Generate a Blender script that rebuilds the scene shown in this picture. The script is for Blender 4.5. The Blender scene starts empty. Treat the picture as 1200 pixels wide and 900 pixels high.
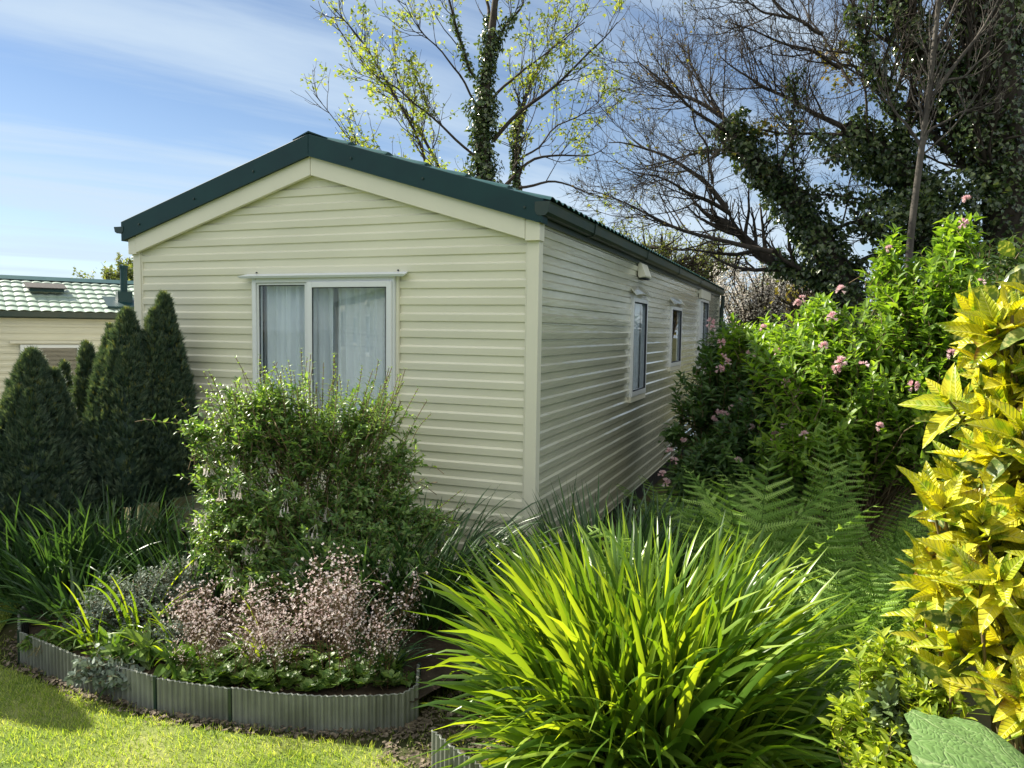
import bpy, math, numpy as np
from mathutils import Matrix
R=math.radians
scene=bpy.context.scene
C=scene.collection
ZC=1.65
# ------------------------------------------------------------------ camera model (measured from the photograph)
FP,PIT,ROL=890.2,.0706,.01416
def ray(u,v):
    u=(u-600)/FP; v=-(v-450)/FP
    c,s=math.cos(ROL),math.sin(ROL)
    x=c*u-s*v; y=s*u+c*v
    return np.array([x,math.cos(PIT)+y*math.sin(PIT),-math.sin(PIT)+y*math.cos(PIT)])
def at(u,v,Y):
    d=ray(u,v); return d*(Y/d[1])+np.array([0,0,ZC])
def on(u,Y,z=0.):          # point at forward distance Y, picture column u (near horizon), height z
    p=at(u,387,Y); p[2]=z; return p
cd=bpy.data.cameras.new('camera'); cam=bpy.data.objects.new('camera',cd); C.objects.link(cam); scene.camera=cam
cd.sensor_width=36; cd.lens=FP/1200*36; cd.clip_end=2000; cd.clip_start=.05
c,s=math.cos(ROL),math.sin(ROL); cp,sp=math.cos(PIT),math.sin(PIT)
rt=(c,s*sp,s*cp); up=(-s,c*sp,c*cp); bk=(0,-cp,sp)
cam.matrix_world=Matrix(((rt[0],up[0],bk[0],0),(rt[1],up[1],bk[1],0),(rt[2],up[2],bk[2],ZC),(0,0,0,1)))

# ------------------------------------------------------------------ helpers
def link(o,parent=None):
    C.objects.link(o)
    if parent is not None: o.parent=parent
    return o
def tag(o,label=None,cat=None,group=None,kind=None):
    if label: o['label']=label
    if cat: o['category']=cat
    if group: o['group']=group
    if kind: o['kind']=kind
    return o
def thing(name,label,cat,loc=(0,0,0),rotz=0,group=None):
    o=bpy.data.objects.new(name,None); o.empty_display_size=.2; link(o)
    o.location=loc; o.rotation_euler=(0,0,rotz)
    return tag(o,label,cat,group)
def build(name,V,F,mat,parent=None,var=None,smooth=False,loc=None):
    """V (n,3); F list of int arrays (m,k)."""
    V=np.asarray(V,np.float32)
    if not isinstance(F,(list,tuple)): F=[F]
    F=[np.asarray(f,np.int32) for f in F if len(f)]
    me=bpy.data.meshes.new(name)
    me.vertices.add(len(V)); me.vertices.foreach_set('co',V.ravel())
    li=np.concatenate([f.ravel() for f in F]); ls=np.concatenate([np.full(len(f),f.shape[1],np.int32) for f in F])
    me.loops.add(len(li)); me.loops.foreach_set('vertex_index',li)
    me.polygons.add(len(ls)); me.polygons.foreach_set('loop_start',np.concatenate([[0],np.cumsum(ls)[:-1]]).astype(np.int32))
    me.polygons.foreach_set('loop_total',ls)
    me.polygons.foreach_set('use_smooth',np.full(len(ls),bool(smooth)))
    me.update(calc_edges=True)
    if var is not None:
        a=me.attributes.new('var','FLOAT','POINT'); a.data.foreach_set('value',np.asarray(var,np.float32))
    if mat: me.materials.append(mat)
    o=bpy.data.objects.new(name,me); link(o,parent)
    if loc is not None: o.location=loc
    return o
class MB:
    """collects boxes, prisms and quads in one mesh"""
    def __init__(s): s.V=[];s.F=[];s.n=0
    def add(s,V,F):
        V=np.asarray(V,float); F=[np.asarray(f)+s.n for f in (F if isinstance(F,list) else [F])]
        s.V.append(V); s.F+=F; s.n+=len(V); return s
    def box(s,x0,x1,y0,y1,z0,z1):
        V=[(x,y,z) for x in(x0,x1) for y in(y0,y1) for z in(z0,z1)]
        return s.add(V,np.array([(0,1,3,2),(4,6,7,5),(0,4,5,1),(2,3,7,6),(0,2,6,4),(1,5,7,3)]))
    def prism(s,prof,a0,a1,axis='y',caps=True):
        """prof: list of 2d points; extruded along axis. axis y: (x,z); axis x: (y,z); axis z: (x,y)"""
        n=len(prof); V=[]
        for a in(a0,a1):
            for p,q in prof:
                V.append({'y':(p,a,q),'x':(a,p,q),'z':(p,q,a)}[axis])
        F=[np.array([(i,(i+1)%n,n+(i+1)%n,n+i) for i in range(n)])]
        if caps: F+=[np.array([list(range(n))[::-1]]),np.array([list(range(n,2*n))])]
        return s.add(V,F)
    def build(s,name,mat,parent=None,**k):
        by={}
        for f in s.F: by.setdefault(f.shape[1],[]).append(f)
        return build(name,np.concatenate(s.V),[np.concatenate(v) for v in by.values()],mat,parent,**k)
def bevel(o,w=.004,seg=2):
    m=o.modifiers.new('bevel','BEVEL'); m.width=w; m.segments=seg; m.limit_method='ANGLE'; return o
def nrm(v): return v/np.maximum(np.linalg.norm(v,axis=-1,keepdims=True),1e-9)
def place(tpl,P,D,N,S,rng=None,W=None):
    """instances of a template (V,F list); long axis y -> D, normal z -> N"""
    V,F=tpl; P=np.asarray(P,float); D=nrm(np.asarray(D,float)); N=np.asarray(N,float)
    X=nrm(np.cross(D,N)); N2=np.cross(X,D)
    S=np.asarray(S,float).reshape(-1,1,1)*np.ones((len(P),1,1)); Wd=1. if W is None else np.asarray(W).reshape(-1,1,1)
    out=P[:,None,:]+S*(Wd*V[None,:,0:1]*X[:,None,:]+V[None,:,1:2]*D[:,None,:]+V[None,:,2:3]*N2[:,None,:])
    n,m=len(P),len(V); off=(np.arange(n)*m)[:,None,None]
    Fs=[(f[None]+off).reshape(-1,f.shape[1]) for f in F]
    r=(rng or np.random.default_rng(1)).random(n)
    return out.reshape(-1,3),Fs,np.repeat(r,m)
def merge(parts):
    V=[];by={};va=[];n=0
    for v,fs,r in parts:
        V.append(v); va.append(r)
        for f in fs: by.setdefault(f.shape[1],[]).append(f+n)
        n+=len(v)
    return np.concatenate(V),[np.concatenate(x) for x in by.values()],np.concatenate(va)
def leaf_tpl(w=.5,n=3,fold=.18,droop=.25,peak=.4,wavy=0.):
    """pointed leaf of n segments folded along the midrib"""
    V=[(0,0,0)];F=[]
    ts=[(i/n) for i in range(1,n)]
    for t in ts:
        hw=w/2*(math.sin(math.pi*t**(math.log(.5)/math.log(peak))))**.8
        z=-droop*t*t; wv=wavy*math.sin(t*19)
        V+=[(-hw,t*.98,z+fold*hw*2+wv),(0,t,z),(hw,t*.98,z+fold*hw*2-wv)]
    V.append((0,1,-droop)); e=len(V)-1
    T=[(0,2,1),(0,3,2)];Q=[]
    for i in range(len(ts)-1):
        a=1+3*i;b=a+3
        Q+=[(a,a+1,b+1,b),(a+1,a+2,b+2,b+1)]
    a=1+3*(len(ts)-1); T+=[(a,a+1,e),(a+1,a+2,e)]
    F=[np.array(T)]
    if Q: F.append(np.array(Q))
    return np.array(V),F
SMALL=leaf_tpl(.5,2,.15,.2)
IVY=(np.array([(0,0,0),(-.45,.15,.05),(-.3,.55,.03),(0,1,-.12),(.3,.55,.03),(.45,.15,.05),(0,.4,-.03)]),[np.array([(0,6,1),(1,6,2),(2,6,3),(3,6,4),(4,6,5),(5,6,0)])])
def tubes(P,Rd,k=5):
    """P (n,s,3) polylines, Rd (n,s)"""
    P=np.asarray(P,float); n,s_,_=P.shape
    T=nrm(np.gradient(P,axis=1)); ref=np.where(np.abs(T[:,:1,2:3])>.9,np.array([[[1.,0,0]]]),np.array([[[0,0,1.]]]))
    ref=np.broadcast_to(ref,P.shape)
    A=nrm(np.cross(T,ref)); B=np.cross(T,A)
    an=np.arange(k)*2*np.pi/k
    ring=P[:,:,None,:]+np.asarray(Rd)[:,:,None,None]*(np.cos(an)[None,None,:,None]*A[:,:,None,:]+np.sin(an)[None,None,:,None]*B[:,:,None,:])
    idx=np.arange(n*s_*k).reshape(n,s_,k)
    a=idx[:,:-1,:];b=idx[:,1:,:];a2=np.roll(a,-1,2);b2=np.roll(b,-1,2)
    F=np.stack([a,a2,b2,b],-1).reshape(-1,4)
    return ring.reshape(-1,3),[F],np.repeat(np.random.default_rng(3).random(n),s_*k)
def resample(pts,s_,rng=None,wob=0.):
    pts=np.asarray(pts,float); 
    d=np.concatenate([[0],np.cumsum(np.linalg.norm(np.diff(pts,axis=0),axis=1))]); t=np.linspace(0,d[-1],s_)
    o=np.stack([np.interp(t,d,pts[:,i]) for i in range(pts.shape[1])],1)
    # light smoothing
    if rng is not None: o[1:-1,:3]+=rng.normal(0,wob*1.6,(s_-2,3))
    for _ in range(3): o[1:-1]=.25*o[:-2]+.5*o[1:-1]+.25*o[2:]
    return o
def along(P,Rr,i,t):
    s_=P.shape[1]; f=t*(s_-1); j=np.minimum(f.astype(int),s_-2); w=(f-j)[:,None]
    p=P[i,j]*(1-w)+P[i,j+1]*w; T=nrm(P[i,j+1]-P[i,j]); r=Rr[i,j]*(1-w[:,0])+Rr[i,j+1]*w[:,0]
    return p,T,r
def grow(P,Rr,n,L,ang,rng,s_=6,up=.25,wig=.25,t0=.15,r_ratio=.5,rmin=.003,lw=None,taper=.7,sep=None):
    """n children over all parents. L=(min,max) lengths; returns child polylines and radii"""
    m=P.shape[0]; ln=np.linalg.norm(P[:,-1]-P[:,0],axis=1); pr=ln/ln.sum() if lw is None else lw
    i=rng.choice(m,n,p=pr); t=t0+(1-t0)*rng.random(n)**.8
    p,T,r=along(P,Rr,i,t)
    rv=nrm(rng.normal(size=(n,3))); side=nrm(rv-(rv*T).sum(1,keepdims=True)*T)
    if sep is not None: side=nrm(side*sep)
    a=np.radians(rng.uniform(*ang,n))[:,None]
    d=nrm(np.cos(a)*T+np.sin(a)*side)
    l=rng.uniform(*L,n)*(1-.45*t)
    out=[p]; dd=d
    for k in range(s_-1):
        dd=nrm(dd+rng.normal(0,wig,(n,3))*.6+np.array([0,0,up])*(.5))
        out.append(out[-1]+dd*(l/(s_-1))[:,None])
    Q=np.stack(out,1)
    r0=np.maximum(r*r_ratio,rmin)[:,None]; rad=r0*(1-taper*np.linspace(0,1,s_))[None]
    return Q,np.maximum(rad,rmin*.6)
def rings(P,Rr): return (P,Rr)

# ------------------------------------------------------------------ materials
def mat(name):
    m=bpy.data.materials.new(name); m.use_nodes=True; nt=m.node_tree; nt.nodes.clear()
    out=nt.nodes.new('ShaderNodeOutputMaterial'); return m,nt,out
def nd(nt,t,**k):
    n=nt.nodes.new(t)
    for a,b in k.items():
        if a.startswith('i_'): n.inputs[a[2:].replace('_',' ')].default_value=b
        else: setattr(n,a,b)
    return n
def rgba(c): return (c[0],c[1],c[2],1)
def ramp(nt,src,stops):
    r=nt.nodes.new('ShaderNodeValToRGB'); e=r.color_ramp.elements
    while len(e)<len(stops): e.new(.5)
    for x,(p,c) in zip(e,stops): x.position=p; x.color=rgba(c)
    nt.links.new(src,r.inputs[0]); return r.outputs[0]
def foliage(name,cols,trans=.35,rough=.45,spec=.4,tcol=None,noise=None,tint=1.5):
    m,nt,out=mat(name); L=nt.links.new
    a=nd(nt,'ShaderNodeAttribute',attribute_name='var')
    col=ramp(nt,a.outputs['Fac'],[(i/(len(cols)-1),c) for i,c in enumerate(cols)])
    if noise:
        tc=nd(nt,'ShaderNodeTexCoord'); no=nd(nt,'ShaderNodeTexNoise',i_Scale=noise[0],i_Detail=3.); L(tc.outputs['Object'],no.inputs[0])
        f=nd(nt,'ShaderNodeMapRange',i_From_Min=.50,i_From_Max=.64); L(no.outputs[0],f.inputs[0])
        mx=nd(nt,'ShaderNodeMix',data_type='RGBA'); L(f.outputs[0],mx.inputs[0]); L(col,mx.inputs[6]); mx.inputs[7].default_value=rgba(noise[1]); col=mx.outputs[2]
    p=nd(nt,'ShaderNodeBsdfPrincipled',i_Roughness=rough); p.inputs['Specular IOR Level'].default_value=spec
    L(col,p.inputs['Base Color'])
    t=nd(nt,'ShaderNodeBsdfTranslucent')
    g=nd(nt,'ShaderNodeMix',data_type='RGBA',blend_type='MULTIPLY'); g.inputs[0].default_value=1; L(col,g.inputs[6])
    g.inputs[7].default_value=rgba(tcol or (tint*1.25,tint*1.25,tint*.4)); L(g.outputs[2],t.inputs[0])
    x=nd(nt,'ShaderNodeMixShader'); x.inputs[0].default_value=trans; L(p.outputs[0],x.inputs[1]); L(t.outputs[0],x.inputs[2]); L(x.outputs[0],out.inputs[0])
    return m
def solid(name,c,rough=.5,spec=.5,c2=None,nscale=4,stretch=(1,1,1),bump=0,bscale=40,metal=0,detail=5,lo=.35,hi=.65,bstretch=None,coat=0):
    m,nt,out=mat(name); L=nt.links.new
    p=nd(nt,'ShaderNodeBsdfPrincipled',i_Roughness=rough,i_Metallic=metal); p.inputs['Specular IOR Level'].default_value=spec
    p.inputs['Coat Weight'].default_value=coat; p.inputs['Coat Roughness'].default_value=.08
    tc=nd(nt,'ShaderNodeTexCoord')
    if c2:
        mp=nd(nt,'ShaderNodeMapping'); mp.inputs['Scale'].default_value=stretch; L(tc.outputs['Object'],mp.inputs[0])
        no=nd(nt,'ShaderNodeTexNoise',i_Scale=float(nscale),i_Detail=float(detail)); L(mp.outputs[0],no.inputs[0])
        L(ramp(nt,no.outputs[0],[(lo,c),(hi,c2)]),p.inputs['Base Color'])
    else: p.inputs['Base Color'].default_value=rgba(c)
    if bump:
        mb=nd(nt,'ShaderNodeMapping'); mb.inputs['Scale'].default_value=bstretch or (1,1,1); L(tc.outputs['Object'],mb.inputs[0])
        nb=nd(nt,'ShaderNodeTexNoise',i_Scale=float(bscale),i_Detail=4.); L(mb.outputs[0],nb.inputs[0])
        b=nd(nt,'ShaderNodeBump',i_Strength=float(bump),i_Distance=.01); L(nb.outputs[0],b.inputs['Height']); L(b.outputs[0],p.inputs['Normal']); L(b.outputs[0],p.inputs['Coat Normal'])
    L(p.outputs[0],out.inputs[0]); return m
def glassmat(name,tint=(.92,.95,.97),ior=1.65):
    m,nt,out=mat(name); L=nt.links.new
    t=nd(nt,'ShaderNodeBsdfTransparent'); t.inputs[0].default_value=rgba(tint)
    g=nd(nt,'ShaderNodeBsdfGlossy',i_Roughness=.01)
    fr=nd(nt,'ShaderNodeFresnel',i_IOR=ior); x=nd(nt,'ShaderNodeMixShader')
    mu=nd(nt,'ShaderNodeMath',operation='MULTIPLY_ADD'); mu.inputs[1].default_value=1.0; mu.inputs[2].default_value=.02
    ge=nd(nt,'ShaderNodeNewGeometry'); iv_=nd(nt,'ShaderNodeMath',operation='SUBTRACT'); iv_.inputs[0].default_value=1.; L(ge.outputs['Backfacing'],iv_.inputs[1])
    ml=nd(nt,'ShaderNodeMath',operation='MULTIPLY'); L(mu.outputs[0],ml.inputs[0]); L(iv_.outputs[0],ml.inputs[1])
    L(fr.outputs[0],mu.inputs[0]); L(ml.outputs[0],x.inputs[0]); L(t.outputs[0],x.inputs[1]); L(g.outputs[0],x.inputs[2]); L(x.outputs[0],out.inputs[0]); return m
M={}
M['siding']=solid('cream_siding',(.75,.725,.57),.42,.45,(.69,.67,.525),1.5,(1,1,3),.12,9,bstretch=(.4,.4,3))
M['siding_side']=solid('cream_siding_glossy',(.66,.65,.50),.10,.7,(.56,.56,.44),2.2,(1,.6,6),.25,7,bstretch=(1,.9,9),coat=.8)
M['trim']=solid('cream_trim',(.76,.735,.59),.4,.45,(.72,.695,.56),3)
M['green']=solid('green_steel',(.003,.030,.034),.5,.35,(.004,.038,.04),6)
M['gutter']=solid('gutter_green',(.012,.035,.028),.35,.5,(.03,.045,.03),5)
M['upvc']=solid('white_upvc',(.74,.76,.76),.3,.5)
M['cap']=solid('white_cap',(.72,.76,.78),.35,.5)
M['glass']=glassmat('window_glass')
M['curtain']=solid('net_curtain',(.84,.86,.87),.9,.1,(.76,.79,.81),5,(6,6,1))
M['dark']=solid('dark_interior',(.045,.05,.06),.9,.1)
M['skirt']=solid('dark_timber',(.05,.045,.04),.8,.2,(.02,.02,.02),4,(8,8,1))
M['nb_wall']=solid('neighbour_cream',(.66,.63,.49),.4,.4,(.61,.585,.46),2)
M['nb_roof']=solid('neighbour_roof',(.27,.35,.29),.5,.4,(.33,.40,.34),3)
M['roof']=solid('roof_tile_green',(.02,.07,.065),.35,.5,(.035,.09,.08),8)
M['galv']=solid('galvanised',(.25,.265,.24),.5,.4,(.14,.15,.13),5,(1,1,1),.1,60,metal=.2)
M['soil']=solid('soil',(.035,.026,.018),.95,.1,(.07,.055,.04),9,bump=.8,bscale=30)
M['chip']=solid('wood_chip',(.07,.055,.04),.9,.2,(.22,.18,.13),60)
M['ground']=solid('rough_ground',(.04,.055,.02),.95,.1,(.075,.065,.03),3,bump=.5,bscale=12)
M['lawn']=solid('lawn_base',(.10,.15,.03),.95,.1,(.22,.24,.08),3,bump=.8,bscale=60)
M['bark']=solid('bark_dark',(.035,.028,.022),.85,.2,(.07,.058,.046),14,(1,1,.4),.6,30)
M['bark_pale']=solid('bark_pale',(.10,.09,.075),.8,.2,(.05,.043,.036),9,(1,1,.3),.5,30)
M['stem']=solid('green_stem',(.12,.12,.05),.7,.3,(.16,.09,.05),20)
M['brown_stem']=solid('brown_stem',(.13,.09,.05),.8,.2,(.2,.15,.09),20)
M['grass']=foliage('grass_blade',[(.12,.19,.035),(.26,.35,.06),(.46,.47,.19)],.45,.5,.3)
M['conifer']=foliage('conifer_green',[(.03,.06,.045),(.09,.135,.09),(.26,.31,.2)],.15,.55,.3)
M['conifer_sunlit_tip']=foliage('conifer_sunlit_tip',[(.15,.18,.06),(.24,.24,.09)],.25,.5,.3)
M['fuchsia']=foliage('fuchsia_leaf',[(.06,.13,.04),(.13,.23,.065),(.26,.36,.11)],.38,.38,.5)
M['white_fl']=foliage('white_flower',[(.75,.66,.62),(.82,.76,.74)],.3,.5,.3,tcol=(1,1,1))
M['dark_iris']=foliage('dark_strap_leaf',[(.022,.055,.022),(.045,.10,.036),(.08,.15,.05)],.25,.38,.5)
M['bright_iris']=foliage('bright_strap_leaf',[(.035,.085,.012),(.09,.17,.022),(.26,.36,.05)],.34,.30,.4,tcol=(3.0,2.6,.5))
M['silver']=foliage('silver_leaf',[(.13,.17,.13),(.2,.25,.2),(.27,.32,.27)],.2,.6,.2,tcol=(1,1,.8))
M['rosette']=foliage('rosette_leaf',[(.06,.13,.03),(.12,.2,.04),(.17,.25,.06)],.3,.4,.4)
M['pink_small']=foliage('pale_pink_flower',[(.72,.56,.56),(.84,.74,.73),(.88,.84,.82)],.3,.5,.3,tcol=(1,.9,.9))
M['red_stem']=foliage('red_stem',[(.13,.07,.04),(.16,.12,.06)],.1)
M['fern']=foliage('fern_frond',[(.07,.14,.028),(.20,.33,.07),(.45,.58,.19)],.28,.6,.12)
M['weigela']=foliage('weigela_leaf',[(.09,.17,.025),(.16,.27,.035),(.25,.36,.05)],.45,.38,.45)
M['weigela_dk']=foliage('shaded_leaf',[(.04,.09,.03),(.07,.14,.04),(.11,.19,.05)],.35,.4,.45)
M['pink_fl']=foliage('pink_flower',[(.72,.42,.46),(.8,.6,.62),(.85,.72,.72)],.35,.5,.3,tcol=(1,.9,.9))
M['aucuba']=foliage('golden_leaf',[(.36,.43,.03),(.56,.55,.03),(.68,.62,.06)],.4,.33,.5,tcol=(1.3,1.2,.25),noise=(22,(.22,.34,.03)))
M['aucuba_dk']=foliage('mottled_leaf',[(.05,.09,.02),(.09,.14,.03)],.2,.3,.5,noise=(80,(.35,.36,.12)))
M['small_gold']=foliage('small_gold_leaf',[(.14,.22,.03),(.3,.38,.04),(.42,.46,.06)],.4,.4,.4)
M['grey_leaf']=foliage('grey_glossy_leaf',[(.06,.10,.03),(.13,.18,.07)],.1,.25,.6)
M['ivy']=foliage('ivy_leaf',[(.02,.04,.015),(.05,.085,.03),(.15,.19,.07)],.22,.22,.6)
M['syc']=foliage('young_leaf',[(.13,.19,.04),(.22,.27,.07),(.3,.3,.11)],.45,.45,.3)
M['copper']=foliage('copper_leaf',[(.10,.12,.035),(.17,.15,.05),(.17,.11,.045)],.4,.45,.3)
M['far']=foliage('far_leaf',[(.10,.14,.05),(.17,.2,.08),(.24,.25,.11)],.35,.5,.3)
M['blossom']=foliage('blossom',[(.40,.40,.28),(.65,.63,.56),(.8,.79,.75)],.35,.6,.2,tcol=(1,.9,.9))
M['hedge']=foliage('hedge_leaf',[(.03,.06,.02),(.05,.09,.03),(.08,.12,.04)],.25,.45,.4)

def veins(m):
    nt=m.node_tree; L=nt.links.new; pr=[n for n in nt.nodes if n.type=='BSDF_PRINCIPLED'][0]; tl=[n for n in nt.nodes if n.type=='BSDF_TRANSLUCENT'][0]
    def mt(op,a,b=None):
        n=nd(nt,'ShaderNodeMath',operation=op)
        for i,x in enumerate((a,b)):
            if x is None: continue
            if isinstance(x,(int,float)): n.inputs[i].default_value=x
            else: L(x,n.inputs[i])
        return n.outputs[0]
    lx=nd(nt,'ShaderNodeAttribute',attribute_name='lx').outputs['Fac']; ly=nd(nt,'ShaderNodeAttribute',attribute_name='ly').outputs['Fac']
    ax=mt('ABSOLUTE',lx); w_=mt('SINE',mt('MULTIPLY',mt('SUBTRACT',ly,mt('MULTIPLY',ax,1.1)),60.)); v=mt('POWER',mt('MULTIPLY',mt('ADD',w_,1.),.5),4.)
    mid=mt('LESS_THAN',ax,.010); h=mt('MAXIMUM',v,mid)
    b=nd(nt,'ShaderNodeBump',i_Strength=.6,i_Distance=.003); b.invert=True; L(h,b.inputs['Height']); L(b.outputs[0],pr.inputs['Normal']); L(b.outputs[0],tl.inputs['Normal'])
    src=pr.inputs['Base Color'].links[0].from_socket
    # brown edges and tips on some leaves, paler midrib
    tc=nd(nt,'ShaderNodeTexCoord'); no=nd(nt,'ShaderNodeTexNoise',i_Scale=9.,i_Detail=4.); L(tc.outputs['Object'],no.inputs[0])
    e=mt('ADD',mt('MULTIPLY',ax,1.2),mt('MULTIPLY',ly,.25)); f=nd(nt,'ShaderNodeMapRange',i_From_Min=.86,i_From_Max=.98); L(mt('ADD',e,no.outputs[0]),f.inputs[0])
    x=nd(nt,'ShaderNodeMix',data_type='RGBA'); L(f.outputs[0],x.inputs[0]); L(src,x.inputs[6]); x.inputs[7].default_value=(.22,.12,.03,1)
    y=nd(nt,'ShaderNodeMix',data_type='RGBA'); L(mt('MULTIPLY',mid,.5),y.inputs[0]); L(x.outputs[2],y.inputs[6]); y.inputs[7].default_value=(.7,.68,.3,1)
    L(y.outputs[2],pr.inputs['Base Color'])
    g=tl.inputs[0].links[0].from_node; L(y.outputs[2],g.inputs[6])
veins(M['aucuba'])

# ------------------------------------------------------------------ sky and sun
SUN_AZ,SUN_EL=-62.,38.      # azimuth from +Y towards +X
w=bpy.data.worlds.new('World'); scene.world=w; w.use_nodes=True; nt=w.node_tree; nt.nodes.clear(); L=nt.links.new
out=nd(nt,'ShaderNodeOutputWorld'); bg=nd(nt,'ShaderNodeBackground'); bg.inputs[1].default_value=.05
sky=nd(nt,'ShaderNodeTexSky',sky_type='NISHITA'); sky.sun_disc=False; sky.sun_elevation=R(SUN_EL); sky.sun_rotation=R(SUN_AZ)
sky.altitude=50; sky.air_density=.85; sky.dust_density=.1; sky.ozone_density=2.0
tc=nd(nt,'ShaderNodeTexCoord'); sep=nd(nt,'ShaderNodeSeparateXYZ'); L(tc.outputs['Generated'],sep.inputs[0])
def mth(op,a,b=None,c_=None,clamp=False):
    n=nd(nt,'ShaderNodeMath',operation=op); n.use_clamp=clamp
    for i,x in enumerate((a,b,c_)):
        if x is None: continue
        if isinstance(x,(int,float)): n.inputs[i].default_value=x
        else: L(x,n.inputs[i])
    return n.outputs[0]
zz=mth('ADD',mth('MAXIMUM',sep.outputs[2],0.),.18)
cx=mth('DIVIDE',sep.outputs[0],zz); cy=mth('DIVIDE',sep.outputs[1],zz)
cmb=nd(nt,'ShaderNodeCombineXYZ'); L(cx,cmb.inputs[0]); L(cy,cmb.inputs[1])
mp0=nd(nt,'ShaderNodeMapping'); mp0.inputs['Rotation'].default_value=(0,0,R(-32)); L(cmb.outputs[0],mp0.inputs[0]); mp=nd(nt,'ShaderNodeMapping'); mp.inputs['Scale'].default_value=(.32,1.9,1); L(mp0.outputs[0],mp.inputs[0])
n1=nd(nt,'ShaderNodeTexNoise',i_Scale=1.3,i_Detail=7.,i_Roughness=.55,i_Distortion=.5); L(mp.outputs[0],n1.inputs[0])
mr=nd(nt,'ShaderNodeMapRange',i_From_Min=.34,i_From_Max=.66,i_To_Max=.85); mr.interpolation_type='SMOOTHSTEP'; L(n1.outputs[0],mr.inputs[0])
# puffy low bank to the right
n2=nd(nt,'ShaderNodeTexNoise',i_Scale=3.2,i_Detail=6.,i_Roughness=.5); 
mp2=nd(nt,'ShaderNodeMapping'); mp2.inputs['Scale'].default_value=(1,1,3.2); mp2.inputs['Location'].default_value=(.3,.0,.2); L(tc.outputs['Generated'],mp2.inputs[0]); L(mp2.outputs[0],n2.inputs[0])
band=nd(nt,'ShaderNodeMapRange',i_From_Min=.30,i_From_Max=.12); band.interpolation_type='SMOOTHSTEP'; L(sep.outputs[2],band.inputs[0])
azr=nd(nt,'ShaderNodeMapRange',i_From_Min=.0,i_From_Max=.22); azr.interpolation_type='SMOOTHSTEP'; L(sep.outputs[0],azr.inputs[0])
m2=nd(nt,'ShaderNodeMapRange',i_From_Min=.36,i_From_Max=.50,i_To_Max=.95); m2.interpolation_type='SMOOTHSTEP'; L(n2.outputs[0],m2.inputs[0])
pk=mth('MULTIPLY',mth('MULTIPLY',m2.outputs[0],band.outputs[0]),azr.outputs[0])
hz=nd(nt,'ShaderNodeMapRange',i_From_Min=.28,i_From_Max=.0,i_To_Max=.5); L(sep.outputs[2],hz.inputs[0])
# unseen bright cloud behind the camera, added to light the gable end
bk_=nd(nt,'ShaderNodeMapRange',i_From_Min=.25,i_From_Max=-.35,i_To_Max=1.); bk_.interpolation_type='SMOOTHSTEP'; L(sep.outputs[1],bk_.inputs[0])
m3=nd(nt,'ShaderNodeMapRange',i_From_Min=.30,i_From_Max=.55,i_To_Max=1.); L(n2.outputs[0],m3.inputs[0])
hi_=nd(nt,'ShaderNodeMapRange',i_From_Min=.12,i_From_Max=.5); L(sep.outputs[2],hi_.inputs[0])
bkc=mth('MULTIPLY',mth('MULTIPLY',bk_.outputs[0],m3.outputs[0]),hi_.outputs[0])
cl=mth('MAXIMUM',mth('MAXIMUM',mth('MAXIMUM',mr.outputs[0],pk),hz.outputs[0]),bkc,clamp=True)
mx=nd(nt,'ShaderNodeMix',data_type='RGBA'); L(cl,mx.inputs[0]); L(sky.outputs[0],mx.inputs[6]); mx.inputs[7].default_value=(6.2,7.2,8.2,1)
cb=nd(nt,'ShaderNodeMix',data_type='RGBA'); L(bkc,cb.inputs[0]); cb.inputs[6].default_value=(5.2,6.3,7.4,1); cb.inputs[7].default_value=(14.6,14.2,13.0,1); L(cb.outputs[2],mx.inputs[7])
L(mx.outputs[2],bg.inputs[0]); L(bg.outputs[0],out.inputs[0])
ld=bpy.data.lights.new('sun','SUN'); ld.energy=5.0; ld.angle=R(.53); ld.color=(1,.93,.8)
lo=bpy.data.objects.new('sun',ld); link(lo); lo.location=(-10,10,12)
sd=np.array([math.sin(R(SUN_AZ))*math.cos(R(SUN_EL)),math.cos(R(SUN_AZ))*math.cos(R(SUN_EL)),math.sin(R(SUN_EL))])
from mathutils import Vector
lo.rotation_euler=Vector(-sd).to_track_quat('-Z','Y').to_euler()
scene.view_settings.view_transform='Standard'; scene.view_settings.look='None'; scene.view_settings.exposure=1.38; scene.view_settings.gamma=1
scene.cycles.use_denoising=True; scene.cycles.max_bounces=6; scene.cycles.diffuse_bounces=3; scene.cycles.transmission_bounces=3; scene.cycles.transparent_max_bounces=8

# ------------------------------------------------------------------ ground
def gh(x,y):
    t=np.clip((-x-3.2)/4,0,1)*np.clip((y-6)/5,0,1); return -.5*t*t*(3-2*t)
g=np.sinh(np.linspace(-5.2,5.2,121))*2.2
X,Y=np.meshgrid(g,g+4); Z=gh(X,Y)-.004
V=np.stack([X,Y,Z],-1).reshape(-1,3); idx=np.arange(121*121).reshape(121,121)
tag(build('ground',V,np.stack([idx[:-1,:-1],idx[:-1,1:],idx[1:,1:],idx[1:,:-1]],-1).reshape(-1,4),M['ground'],smooth=True),kind='structure')
# bed outline: corrugated edging path on the ground (world x,y)
EDGE=np.array([(-2.75,4.9),(-2.66,4.3),(-2.55,3.86),(-2.38,3.60),(-1.95,3.335),(-1.5,3.14),(-1.15,3.055),(-.75,3.0),(-.42,3.03),(-.36,3.12)])
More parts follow.
